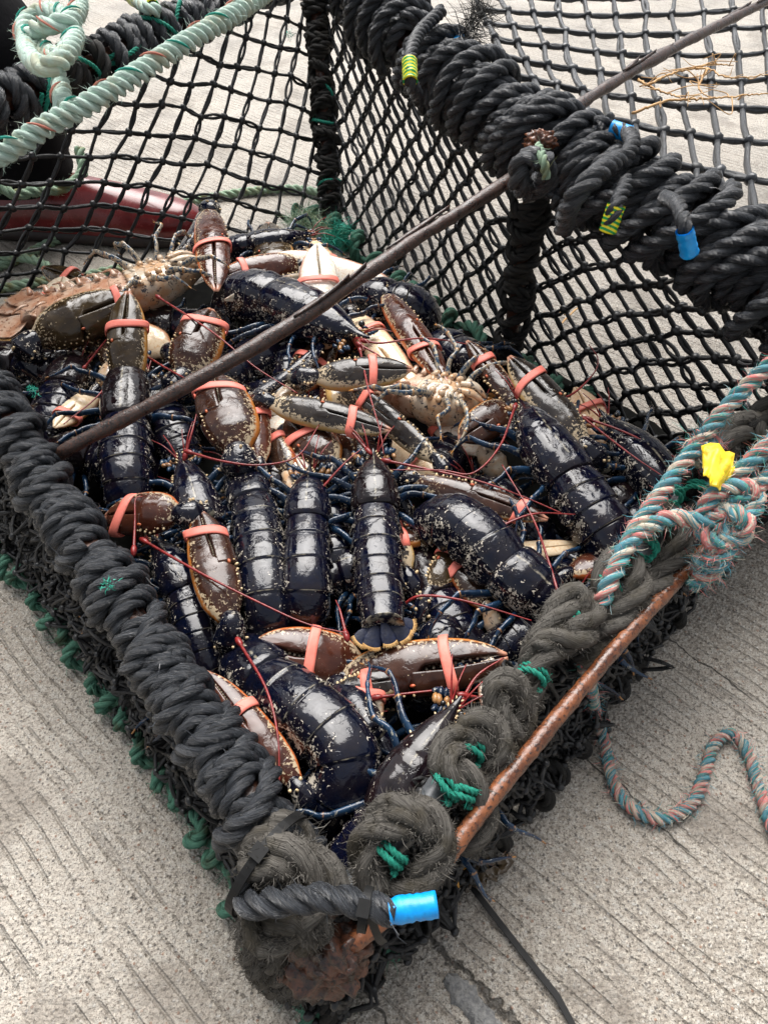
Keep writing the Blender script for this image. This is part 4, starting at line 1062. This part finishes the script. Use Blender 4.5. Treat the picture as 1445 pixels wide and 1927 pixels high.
        for k in range(3):
            b = A[i + 2] + Sd[i] * s_ * w * (.35 + .16 * k) - U[i] * w * .1; 
            for m_ in range(3): 
                c2 = b - T[i] * (.006 + m_ * .006) + Sd[i] * s_ * (.002 * m_) + rg.randn(3) * .001; blob(pm, c2, (.0046, .0026), -T[i] + Sd[i] * s_ * .3 + rg.randn(3) * .3, 7, 5, a=(.5, 0, sd, .9 if m_ == 1 else .2))
        pm.build('palp', M['leg'] if not belly else M['leg_pale'], root)
    # --- long antennae
    for poly in ant:
        mb = MB(); p = spline(PL(poly), 70); L = plen(p); r = np.linspace(.0013, .0005, 70) * (1 + .10 * (np.arange(70) % 2)); tube(mb, p, r, 7)
        b = p[0]; d = norm(p[0] - p[3])
        blob(mb, b + d * .003, (.006, .0027), d, 8, 6); mb.build('antenna', M['antenna'], root)
    # --- walking legs
    lm = M['leg_pale'] if belly else M['leg']
    for k in range(legs):
        s_ = -1 if k % 2 else 1; r_ = k // 2
        if k in legskip: continue
        i = int(n1 * (.45 + .15 * r_)); i = min(i, n1 - 2)
        bse = A[i] + Sd[i] * s_ * W[i] * w * (.55 if belly else .72) + (U[i] * -w * .42)
        swing = np.interp(r_, [0, 3], [-.8, .7]) + rg.uniform(-.35, .35)
        outd = norm(Sd[i] * s_ + T[i] * swing)
        lift = N[i] if belly else np.array([0, 0, 1.])
        l1, l2, l3 = rg.uniform(.030, .038), rg.uniform(.020, .028), rg.uniform(.024, .032)
        up1 = rg.uniform(.3, .9) if belly else rg.uniform(.05, .45)
        k1 = bse + norm(outd + lift * up1) * l1
        o2 = norm(outd * (.6 if belly else .9) + T[i] * rg.uniform(-.6, .6) + lift * rg.uniform(-.3, .2)); k2 = k1 + o2 * l2
        o3 = norm(o2 + T[i] * rg.uniform(-.8, .8) - lift * rg.uniform(.3, 1.1)); k3 = k2 + o3 * l3
        mb = MB(); rr0 = .0033
        jt = lambda m: rg.randn(3) * m
        ctl = np.array([bse, bse * .5 + k1 * .5 + jt(.0015) + np.array([0, 0, .003]), k1, k1 * .5 + k2 * .5 + jt(.0012) + outd * .001, k2, k2 * .45 + k3 * .55 + jt(.0012) + o2 * .0015, k3])
        p = spline(ctl, 44); tt = np.linspace(0, 1, 44); La = np.r_[0, np.cumsum(np.linalg.norm(np.diff(ctl, axis=0), axis=1))]; jn = np.array([La[2], La[4]]) / La[-1]
        r = rr0 * np.interp(tt, [0, jn[0], jn[1], 1], [1.15, .85, .66, .16])
        dj = np.min(np.abs(tt[:, None] - jn[None]), 1); r = r * (1 + .22 * np.exp(-(dj / .022) ** 2) - .16 * np.exp(-((dj - .05) / .02) ** 2))
        T_, N_, B_ = frames(p, (.1, .2, 1)); th = np.linspace(0, 2 * np.pi, 10, endpoint=False)
        ring = p[:, None] + r[:, None, None] * (np.cos(th)[None, :, None] * N_[:, None] * 1.2 + np.sin(th)[None, :, None] * B_[:, None] * .78)
        at = np.zeros((44, 10, 4)); at[..., 3] = np.maximum(np.clip(1 - dj / .035, 0, 1), np.clip((tt - .88) / .09, 0, 1))[:, None]; at[..., 2] = sd
        loft(mb, ring, at)
        for h in range(10):
            i_ = rg.randint(30, 43); e_ = norm(rg.randn(3)); tube(mb, np.array([p[i_], p[i_] + e_ * .0022 + T_[i_] * .0015, p[i_] + e_ * .004 + T_[i_] * .004]), [.0003, .0002, .0001], 4)
        mb.build('leg', lm, root)
    # --- claws
    for k, c in enumerate(claws):
        shoulder = None
        if c.get('arm', True):
            i = int(n1 * .36); bpt = P(*c['b']); s_ = 1 if Sd[i].dot(bpt - A[i]) > 0 else -1
            shoulder = A[i] + Sd[i] * s_ * w * .7 - U[i] * w * .35
        make_claw(root, shoulder=shoulder, seed=seed * 10 + k, **{a: b for a, b in c.items() if a not in ('arm',)})
    return root

def make_claw(root, b, t, w, roll=0, flip=False, band=.5, pal='claw_brown', gap=.004, seed=0, shoulder=None, thick=.50, elbow=None, skew=0.0, crush=False):
    rg = np.random.RandomState(seed + 7); sd = rg.rand()
    b, t = P(*b), P(*t); L = np.linalg.norm(t - b); X = (t - b) / L; mid = (b + t) / 2
    cw = norm(np.array([0, 0, CAM_H]) - mid)
    Z = norm(np.array([0, 0, 1.]) * .5 + cw * .6); Z = norm(Z - X * X.dot(Z)); Y = np.cross(Z, X)
    a = math.radians(roll); Y, Z = Y * math.cos(a) + Z * math.sin(a), Z * math.cos(a) - Y * math.sin(a)
    if flip: Y = -Y
    Wd = px2m(mid, w) / 2
    n = 46; u = np.linspace(0, 1, n)
    # outlines: outer (propodus) edge, inner (thumb) edge, biting line between the fingers
    Eo = np.interp(u, [0, .04, .12, .28, .45, .62, .78, .9, .97, 1], [.42, .60, .86, 1.0, 1.0, .94, .77, .52, .27, .05]) * Wd
    Ei = np.interp(u, [0, .04, .12, .28, .42, .55, .68, .8, .9, .97, 1], [.36, .48, .72, .90, .96, .96, .90, .74, .48, .23, .05]) * Wd
    k5 = np.ones(5) / 5
    Eo = np.convolve(np.pad(Eo, 2, 'edge'), k5, 'valid'); Ei = np.convolve(np.pad(Ei, 2, 'edge'), k5, 'valid')
    hook = .10 * Wd * u ** 3
    bite = np.interp(u, [.4, .6, .8, 1], [.10, .10, .02, -.02]) * Wd
    tk = np.interp(u, [0, .06, .2, .4, .6, .8, .95, 1], [.36, .58, .88, .96, .78, .50, .24, .06]) * Wd * thick * 2 * .62
    mr = 36; th = np.linspace(0, 2 * np.pi, mr, endpoint=False); cz, sy = np.cos(th), np.sin(th)
    def part(lo, hi, idx, yoff=0.0, tksc=1.0):
        R, AT = [], []
        for i in idx:
            y0, y1 = lo[i], hi[i]; yc, hw = (y0 + y1) / 2, max((y1 - y0) / 2, .0002)
            y = yc + sy * hw
            EE = (Eo[i] + Ei[i]) / 2; q_ = np.clip(np.abs((y - (Ei[i] - Eo[i]) / 2) / EE), 0, 1)
            full = (1 - q_ ** 2.3) ** .5
            dc = np.full(mr, 9.0)
            if y0 > -Eo[i] + 1e-5: dc = np.minimum(dc, (y - y0) / (.08 * Wd))
            if y1 < Ei[i] - 1e-5: dc = np.minimum(dc, (y1 - y) / (.08 * Wd))
            dc = np.clip(dc, 0, 1); full = full * np.sqrt(np.clip(1 - (1 - dc) ** 2, 0, 1))
            z = np.sign(cz) * full * tk[i] * tksc
            z = np.where(cz < 0, z * .8, z)
            R.append(b + X * (u[i] * L) + Y * (y + hook[i] + yoff)[:, None] + Z * z[:, None])
            at = np.zeros((mr, 4)); at[:, 0] = np.clip(y / (Eo[i] + 1e-6), -1, 1) if y0 < -1e-4 else np.clip((y - y0) / (y1 - y0 + 1e-6), 0, 1) * .6
            at[:, 1] = u[i]; at[:, 2] = sd; at[:, 3] = z / (tk[i] + 1e-6)
            AT.append(at)
        return np.array(R), np.array(AT)
    hinge = .46
    ih = int(hinge * (n - 1)); g = gap * L * np.interp(u, [.4, .6, .8, .95, 1], [.3, 1, 1.1, .5, .2])
    up_ = np.where(u < hinge, Ei, np.minimum(bite - g * .5, Ei))
    sm = np.interp(u, [hinge - .10, hinge + .04], [0, 1]); hi = Ei * (1 - sm) + np.minimum(bite - g * .5, Eo) * sm
    mb = MB(); R, AT = part(-Eo, hi, range(n)); loft(mb, R, AT, 0)
    # teeth along the biting edge, cream tubercles along the inner edge of the palm
    for i in range(ih + 3, n - 4, 2):
        c = b + X * (u[i] * L) + Y * (bite[i] - g[i] * .45 + hook[i]) + Z * tk[i] * .12; blob(mb, c, (.0012 + .0006 * rg.rand(), .0012), Y + rg.randn(3) * .2, 6, 4, m=1)
    for k in range(6):
        uu = .13 + k * .055 + rg.rand() * .015; i = int(uu * (n - 1)); fz = rg.uniform(.25, .55)
        c = b + X * (uu * L) + Y * (Ei[i] * math.cos(fz) * .98 + hook[i]) + Z * tk[i] * math.sin(fz) * .95; blob(mb, c, (.0021, .0013), Y * math.cos(fz) + Z * math.sin(fz), 7, 5, m=2)
        if k % 2: c = b + X * ((uu + .03) * L) + Y * Ei[i] * .86 - Z * tk[i] * .1 + Z * tk[i] * .62; blob(mb, c, (.0016, .0009), Y + Z, 6, 4, m=2)
    claw_o = mb.build('claw', [M[pal], M['tooth'], M['tubercle']], root)
    if elbow != 'bare': claw_o['label'] = {'claw_brown': 'dark brown claw', 'claw_olive': 'olive brown claw', 'claw_red': 'red brown claw', 'claw_grey': 'grey brown claw', 'claw_white': 'ivory white claw'}[pal]
    # movable finger
    fb = MB(); idx = [i for i in range(ih - 1, n)]
    lo = np.minimum(bite + g * .5, Ei - .0004); R, AT = part(lo, Ei, idx, 0, 1.02)
    AT[..., 0] = np.abs(AT[..., 0]); loft(fb, R, AT, 0)
    for i in range(ih + 4, n - 4, 2):
        c = b + X * (u[i] * L) + Y * (bite[i] + g[i] * .45 + hook[i]) + Z * tk[i] * .12; blob(fb, c, (.0011 + .0006 * rg.rand(), .0011), Y, 6, 4, m=1)
    for k in range(2): 
        i = ih + (-1 if k else 1); c = b + X * (u[i] * L) + Y * (bite[i] * (.9 if k else .4) + Ei[i] * (.55 if k else 0) + hook[i]) + Z * tk[i] * .80; blob(fb, c, (.0022, .0015), X, 7, 5, m=2)
    fb.build('finger', [M[pal], M['tooth'], M['redgum']], claw_o)
    # rubber band
    if band:
        i = int(band * (n - 1)); bb = MB(); nb = 40; th2 = np.linspace(0, 2 * np.pi, nb, endpoint=False)
        hw, tz = (Eo[i] + Ei[i]) / 2 * 1.02 + .0006, tk[i] * 1.03 + .0006; yc = (Ei[i] - Eo[i]) / 2 + hook[i]; bw = .0039; sk = skew if skew else rg.uniform(-.25, .25)
        y = np.sign(np.sin(th2)) * np.abs(np.sin(th2)) ** .85 * hw; z = np.sign(np.cos(th2)) * np.abs(np.cos(th2)) ** .8 * tz
        wob = .0006 * np.sin(th2 * 3 + rg.rand() * 6)
        ring = []
        for dx, dr in ((-bw, 0), (bw, 0), (bw, .0011), (bw * .5, .0013), (-bw * .5, .0013), (-bw, .0011)):
            s_ = 1 + dr / hw; ring.append(b + X * (u[i] * L + dx * (1 + .1 * np.sin(th2 + 1)) + sk * y * .8 + wob)[:, None] + Y * (y * s_ + yc)[:, None] + Z * (z * (1 + dr / tz))[:, None])
        ring = np.stack(ring, 1); ring = np.concatenate([ring, ring[:1]]); loft(bb, ring, None, 0, caps=False); bb.build('rubber_band', M['band'], claw_o)
    # wrist and arm
    if shoulder is not None:
        am = MB(); S0 = shoulder
        wr = b - X * .006
        dsh = S0 - b; far = np.linalg.norm(dsh)
        el = b - X * .026 + norm(dsh) * .006 - np.array([0, 0, .006])
        if elbow is not None: el = P(*elbow)
        p = spline(np.array([b + X * .004, wr, el]), 26); uu = np.linspace(0, 1, 26)
        rr = Wd * np.interp(uu, [0, .12, .3, .6, .85, 1], [.36, .42, .55, .68, .5, .3])
        T_, N_, B_ = frames(p, Z); t2 = np.linspace(0, 2 * np.pi, 20, endpoint=False)
        ring = p[:, None] + rr[:, None, None] * (np.cos(t2)[None, :, None] * N_[:, None] * .85 + np.sin(t2)[None, :, None] * B_[:, None])
        at = np.zeros((26, 20, 4)); at[..., 0] = .14 + .25 * np.abs(np.sin(t2))[None]; at[..., 2] = sd; at[..., 3] = np.clip(1 - uu / .09, 0, 1)[:, None]
        loft(am, ring, at, 0)
        for k in range(5):
            i = rg.randint(5, 22); an = rg.uniform(-2, 2); c = p[i] + rr[i] * (math.cos(an) * N_[i] * .85 + math.sin(an) * B_[i]); blob(am, c, (.0014 + .0016 * rg.rand(), .0011 + .0008 * rg.rand()), math.cos(an) * N_[i] + math.sin(an) * B_[i] + T_[i] * -.5, 6, 5, m=1)
        p = spline(np.array([el, (el + S0) / 2 + np.array([0, 0, -.004]), S0]), 22); uu = np.linspace(0, 1, 22); rr = Wd * np.interp(uu, [0, .15, .5, 1], [.42, .5, .42, .28])
        T_, N_, B_ = frames(p, Z); ring = p[:, None] + rr[:, None, None] * (np.cos(t2)[None, :, None] * N_[:, None] * .7 + np.sin(t2)[None, :, None] * B_[:, None])
        at = np.zeros((22, 20, 4)); at[..., 0] = .16 + .28 * np.abs(np.sin(t2))[None]; at[..., 2] = sd; at[..., 3] = np.clip(1 - uu / .12, 0, 1)[:, None]
        loft(am, ring, at, 0)
        for k in range(4):
            i = rg.randint(2, 20); an = rg.uniform(-2, 2); c = p[i] + rr[i] * (math.cos(an) * N_[i] * .7 + math.sin(an) * B_[i]); blob(am, c, (.0028, .0014), math.cos(an) * N_[i] + math.sin(an) * B_[i] + T_[i] * -.6, 6, 5, m=1)
        am.build('claw_arm', [M['shell_speck' if pal != 'claw_white' else 'belly'], M['tubercle']], root)
def C(b, t, w, **k): return dict(b=b, t=t, w=w, **k)
LOB = []
def lob(*a, **k): k.setdefault('seed', len(LOB) + 1); LOB.append(make_lobster(*a, **k))

lob('black lobster stretched out straight in the middle, tail fan spread over two brown claws',
    [(702, 848, .122), (705, 910, .117), (707, 968, .110)], [(710, 1040, .108), (715, 1110, .106), (722, 1178, .110)], 96, 'shell_brown', fan=(735, 1218, .104), fanw=1.12,
    claws=[C((625, 875, .102), (543, 785, .108), 88, band=.55, pal='claw_brown'), C((818, 862, .118), (660, 730, .126), 50, flip=True, band=.84, pal='claw_grey', roll=-25)],
    ant=[[(690, 845, .128), (640, 790, .13), (600, 770, .135)], [(732, 868, .128), (800, 882, .132), (900, 905, .135), (985, 935, .13), (1055, 965, .125)]], hs=1.05)
lob('navy lobster with its tail curled under, just left of the straight black one',
    [(583, 880, .110), (581, 930, .110), (578, 988, .106)], [(577, 1050, .106), (577, 1110, .100), (574, 1152, .085), (570, 1172, .06), (568, 1160, .04)], 92, 'shell',
    claws=[C((515, 785, .088), (577, 902, .102), 66, roll=180, band=.5, pal='claw_white')],
    ant=[[(600, 925, .118), (650, 870, .13), (680, 845, .132)]])
lob('cream flecked lobster between the tall orange rimmed claw and the curled navy one',
    [(432, 860, .070), (462, 905, .085), (478, 955, .097)], [(487, 1010, .102), (496, 1080, .100), (502, 1145, .092), (508, 1200, .07), (512, 1225, .05)], 98, 'shell_speck',
    claws=[C((446, 848, .118), (405, 702, .136), 112, band=.74, pal='claw_brown', skew=.35), C((490, 868, .110), (487, 735, .124), 44, band=.66, pal='claw_red', roll=20)],
    ant=[[(360, 852, .125), (420, 868, .128), (490, 875, .13), (560, 858, .132), (600, 800, .13)]])
lob('black lobster lying under the lower end of the brown rod, pale line down its back',
    [(243, 652, .110), (240, 720, .112), (237, 800, .107)], [(236, 850, .105), (239, 900, .098), (242, 940, .085), (245, 965, .06)], 98, 'shell_brown',
    claws=[C((345, 705, .112), (402, 582, .136), 98, band=.74, pal='claw_brown', skew=-.2), C((178, 738, .085), (104, 806, .095), 50, roll=180, band=.7, pal='claw_olive')],
    ant=[[(228, 668, .118), (190, 738, .125), (120, 798, .128)], [(272, 668, .118), (330, 702, .125), (400, 735, .13), (515, 750, .13)]])
lob('lobster with a long narrow snout half buried under the tall claw with an orange rim',
    [(337, 850, .102), (360, 915, .100), (385, 1000, .090)], [(400, 1060, .08), (410, 1130, .065), (420, 1190, .05)], 92,
    claws=[C((335, 968, .125), (198, 968, .116), 90, band=.72, pal='claw_red', skew=.4)],
    ant=[[(350, 852, .115), (362, 810, .125), (372, 770, .128)], [(252, 1030, .13), (254, 980, .135), (255, 940, .138), (268, 934, .137)]])
lob('black lobster lying crosswise beneath the middle of the brown rod, head to the right',
    [(696, 644, .136), (610, 606, .132), (520, 568, .126)], [(482, 556, .121), (452, 560, .107), (432, 598, .08), (440, 640, .06)], 108,
    claws=[C((595, 708, .134), (775, 697, .140), 68, band=.60, pal='claw_grey'), C((512, 757, .130), (735, 812, .130), 62, band=.70, pal='claw_grey')],
    ant=[[(690, 642, .142), (720, 645, .143), (800, 636, .142), (895, 650, .135)], [(678, 660, .14), (695, 740, .148), (715, 810, .145), (722, 855, .138)], [(680, 650, .142), (715, 670, .142), (735, 690, .142)]])
lob('big black lobster on the right lying toward the lower right, tail under the striped rope',
    [(975, 742, .132), (1020, 830, .130), (1075, 905, .122)], [(1110, 955, .117), (1150, 1010, .108), (1180, 1060, .095), (1195, 1105, .075)], 110,
    claws=[C((968, 760, .130), (880, 640, .146), 46, band=.66, pal='claw_brown'), C((958, 768, .124), (862, 826, .118), 76, band=0, pal='claw_brown')],
    ant=[[(968, 768, .14), (940, 840, .142), (890, 890, .14), (830, 885, .138), (735, 884, .132)], [(1005, 758, .14), (1070, 745, .143), (1115, 705, .14), (1125, 675, .135), (1108, 648, .13)]])
lob('bent lobster with a rounded back and cream patches along its flank, right of centre',
    [(1085, 1195, .085), (1025, 1130, .100), (952, 1068, .110)], [(910, 1020, .116), (865, 985, .114), (828, 980, .102), (806, 1010, .078), (815, 1050, .05)], 122, 'shell_speck',
    claws=[C((925, 1045, .088), (1098, 1024, .090), 44, roll=160, band=0, pal='claw_olive')],
    ant=[[(1060, 1150, .12), (1030, 1050, .125), (1000, 970, .135), (945, 875, .138)], [(915, 1003, .13), (1000, 968, .135), (1082, 968, .13)]])
lob('large speckled lobster with its tail bent down, below the claw pointing left',
    [(420, 1190, .06), (462, 1240, .075), (505, 1288, .088)], [(565, 1330, .100), (628, 1385, .102), (655, 1440, .098), (638, 1500, .085), (608, 1545, .065)], 132, 'shell_speck', fan=(655, 1600, .052), fanw=.9,
    claws=[C((432, 1165, .110), (372, 962, .128), 92, flip=True, band=.76, pal='claw_brown', skew=-.3, elbow=(430, 1235, .085)), C((555, 1475, .102), (388, 1262, .118), 72, band=.62, pal='claw_red')],
    ant=[[(275, 1020, .122), (380, 1080, .13), (500, 1140, .132), (580, 1175, .132), (655, 1192, .13)], [(452, 1212, .115), (500, 1295, .128), (522, 1380, .13), (526, 1470, .125)]])
lob('brown black lobster with a white back line beside the grey lacing',
    [(872, 1308, .124), (815, 1392, .120), (752, 1490, .110), (728, 1545, .103)], [(680, 1605, .09), (645, 1655, .075), (622, 1695, .06)], 116, 'shell_brown',
    claws=[C((932, 1345, .090), (918, 1235, .092), 54, roll=180, band=0, pal='claw_white', elbow='bare' and None)],
    ant=[[(872, 1312, .125), (900, 1270, .128), (948, 1238, .128)], [(880, 1310, .125), (930, 1318, .12), (960, 1330, .115)]])
lob('speckled lobster at the far right, against the back net beside the striped rope',
    [(1125, 775, .118), (1195, 850, .115), (1250, 920, .107)], [(1290, 970, .095), (1320, 1020, .08), (1330, 1050, .06)], 100, 'shell_speck',
    claws=[C((1098, 835, .130), (955, 672, .152), 76, flip=True, band=.70, pal='claw_grey')],
    ant=[[(1112, 790, .13), (1180, 815, .135), (1285, 868, .13)], [(1090, 780, .13), (1180, 850, .14), (1245, 895, .138)]])
lob('upturned lobster with pale legs and an orange underside, at the upper left against the net',
    [(400, 500, .120), (330, 518, .122), (245, 545, .120)], [(180, 563, .116), (110, 580, .11), (50, 590, .105)], 96, belly=True, fan=(-15, 600, .10),
    claws=[C((396, 398, .142), (404, 548, .136), 68, band=.52, pal='claw_red', skew=-.4)],
    ant=[[(300, 560, .14), (400, 625, .145), (480, 690, .14), (560, 740, .135)]])
lob('upturned lobster with a cream chest of folded legs, right of the claw with two bands',
    [(925, 775, .112), (865, 760, .114), (800, 742, .112)], [(765, 735, .10), (730, 740, .085), (715, 760, .06)], 108, belly=True)
lob('dark blue lobster with a ringed tail behind the ivory claws',
    [(640, 545, .100), (690, 558, .106), (735, 568, .110)], [(768, 575, .110), (793, 590, .100), (803, 620, .08)], 88,
    claws=[C((603, 604, .132), (594, 458, .172), 76, roll=180, band=.46, pal='claw_white', gap=.010), C((742, 552, .118), (518, 476, .132), 66, roll=172, flip=True, band=0, pal='claw_white', gap=.012)])
lob('dark blue lobster bundled against the foot of the back net',
    [(800, 640, .08), (830, 655, .09), (850, 668, .098)], [(872, 678, .102), (892, 698, .092), (900, 730, .07)], 92,
    claws=[C((662, 595, .112), (792, 745, .116), 66, roll=180, band=.28, pal='claw_olive'), C((728, 555, .126), (838, 722, .132), 60, band=.68, pal='claw_red')])
lob('black lobster at the very back, beside the frayed green twine',
    [(600, 440, .105), (530, 452, .105), (470, 462, .10)], [(440, 468, .095), (412, 482, .085)], 52,
    claws=[C((565, 500, .125), (406, 522, .130), 66, band=.68, pal='claw_red'), C((582, 518, .122), (422, 566, .130), 34, band=.62, pal='claw_grey', roll=120)])
lob('slim dark lobster in the gap below the bent one, a stripe down its back',
    [(752, 985, .060), (790, 1050, .068), (830, 1130, .070)], [(860, 1190, .065), (890, 1240, .055), (900, 1280, .045)], 96, 'shell_brown',
    claws=[C((782, 902, .110), (1030, 980, .112), 60, band=.80, pal='claw_brown', skew=.3)],
    ant=[[(752, 1145, .1), (790, 1122, .112), (870, 1130, .115), (1000, 1168, .11)]])
lob('white flecked lobster squeezed along the left rail',
    [(285, 1010, .090), (320, 1060, .092), (350, 1120, .086)], [(370, 1180, .08), (385, 1240, .07), (400, 1290, .055)], 88, 'shell_speck')
lob('lobster whose two brown claws spread left and right below the black one\'s tail fan',
    [(640, 1330, .055), (685, 1385, .055), (720, 1440, .05)], [(735, 1500, .045), (735, 1560, .04), (720, 1600, .035)], 92,
    claws=[C((676, 1256, .074), (472, 1211, .098), 112, band=.48, pal='claw_red', gap=.035), C((648, 1284, .078), (954, 1230, .106), 114, flip=True, band=.66, pal='claw_brown', gap=.03, elbow=(706, 1375, .098))],
    ant=[[(715, 1312, .1), (780, 1304, .105), (850, 1296, .105)], [(650, 1190, .118), (640, 1150, .12), (632, 1130, .118)]])
lob('lobster in the left back corner holding up a big olive claw',
    [(150, 690, .085), (120, 740, .075), (90, 800, .06)], [(75, 850, .05), (70, 900, .04), (75, 940, .035)], 84,
    claws=[C((72, 640, .118), (250, 555, .140), 98, flip=True, band=.86, pal='claw_olive', thick=.6), C((235, 730, .112), (244, 548, .168), 76, band=.62, pal='claw_olive', thick=.6)],
    ant=[[(160, 690, .1), (200, 640, .12), (240, 600, .15)]])
# the ones underneath, of which only legs and bits of back show
FL = 'dark lobster buried low in the catch, mostly hidden under the lobsters on top'
rgf = np.random.RandomState(77)
for n_, (x, y, a) in enumerate(((560, 760, .4), (850, 850, 2.2), (420, 1000, 1.0), (640, 1080, 2.8), (960, 960, .8), (820, 1230, 1.9), (560, 1420, 2.4), (180, 860, .3), (680, 900, 1.6), (330, 620, .1), (1080, 1080, 2.2), (900, 1100, .6),
                  (460, 690, 2.6), (310, 780, 1.2), (120, 740, 1.9), (40, 690, .2), (560, 660, 1.7), (1000, 1180, 2.5), (620, 1000, 1.4), (1180, 960, .9), (540, 860, 2.0))):
    dx, dy = math.cos(a), math.sin(a); hh = .018 if n_ > 11 else .008; px_, py_ = -dy, dx
    cl = []
    if n_ > 3:
        for s_ in (-1, 1):
            b_ = (x - dx * 130 + s_ * px_ * 55, y - dy * 110 + s_ * py_ * 45, .078 + hh * .8); l_ = rgf.uniform(110, 165); a2 = a + s_ * rgf.uniform(-.5, .9)
            cl.append(C(b_, (b_[0] - math.cos(a2) * l_, b_[1] - math.sin(a2) * l_ * .8, .090 + hh * .6), rgf.uniform(52, 84), flip=s_ < 0, band=(.6, .7, .5)[rgf.randint(3)], roll=(0, 30, -30, 180, 0, 0)[rgf.randint(6)], pal=('claw_brown', 'claw_red', 'claw_grey', 'claw_olive', 'claw_white')[rgf.randint(5)]))
    lob(FL, [(x - dx * 110, y - dy * 90, .066 + hh), (x - dx * 50, y - dy * 40, .066 + hh), (x, y, .063 + hh)], [(x + dx * 40, y + dy * 40, .060 + hh), (x + dx * 90, y + dy * 80, .052 + hh), (x + dx * 120, y + dy * 105, .045 + hh)], 90, ['shell', 'shell_speck', 'shell_brown'][rgf.randint(3)], group='lobsters buried in the catch', claws=cl)
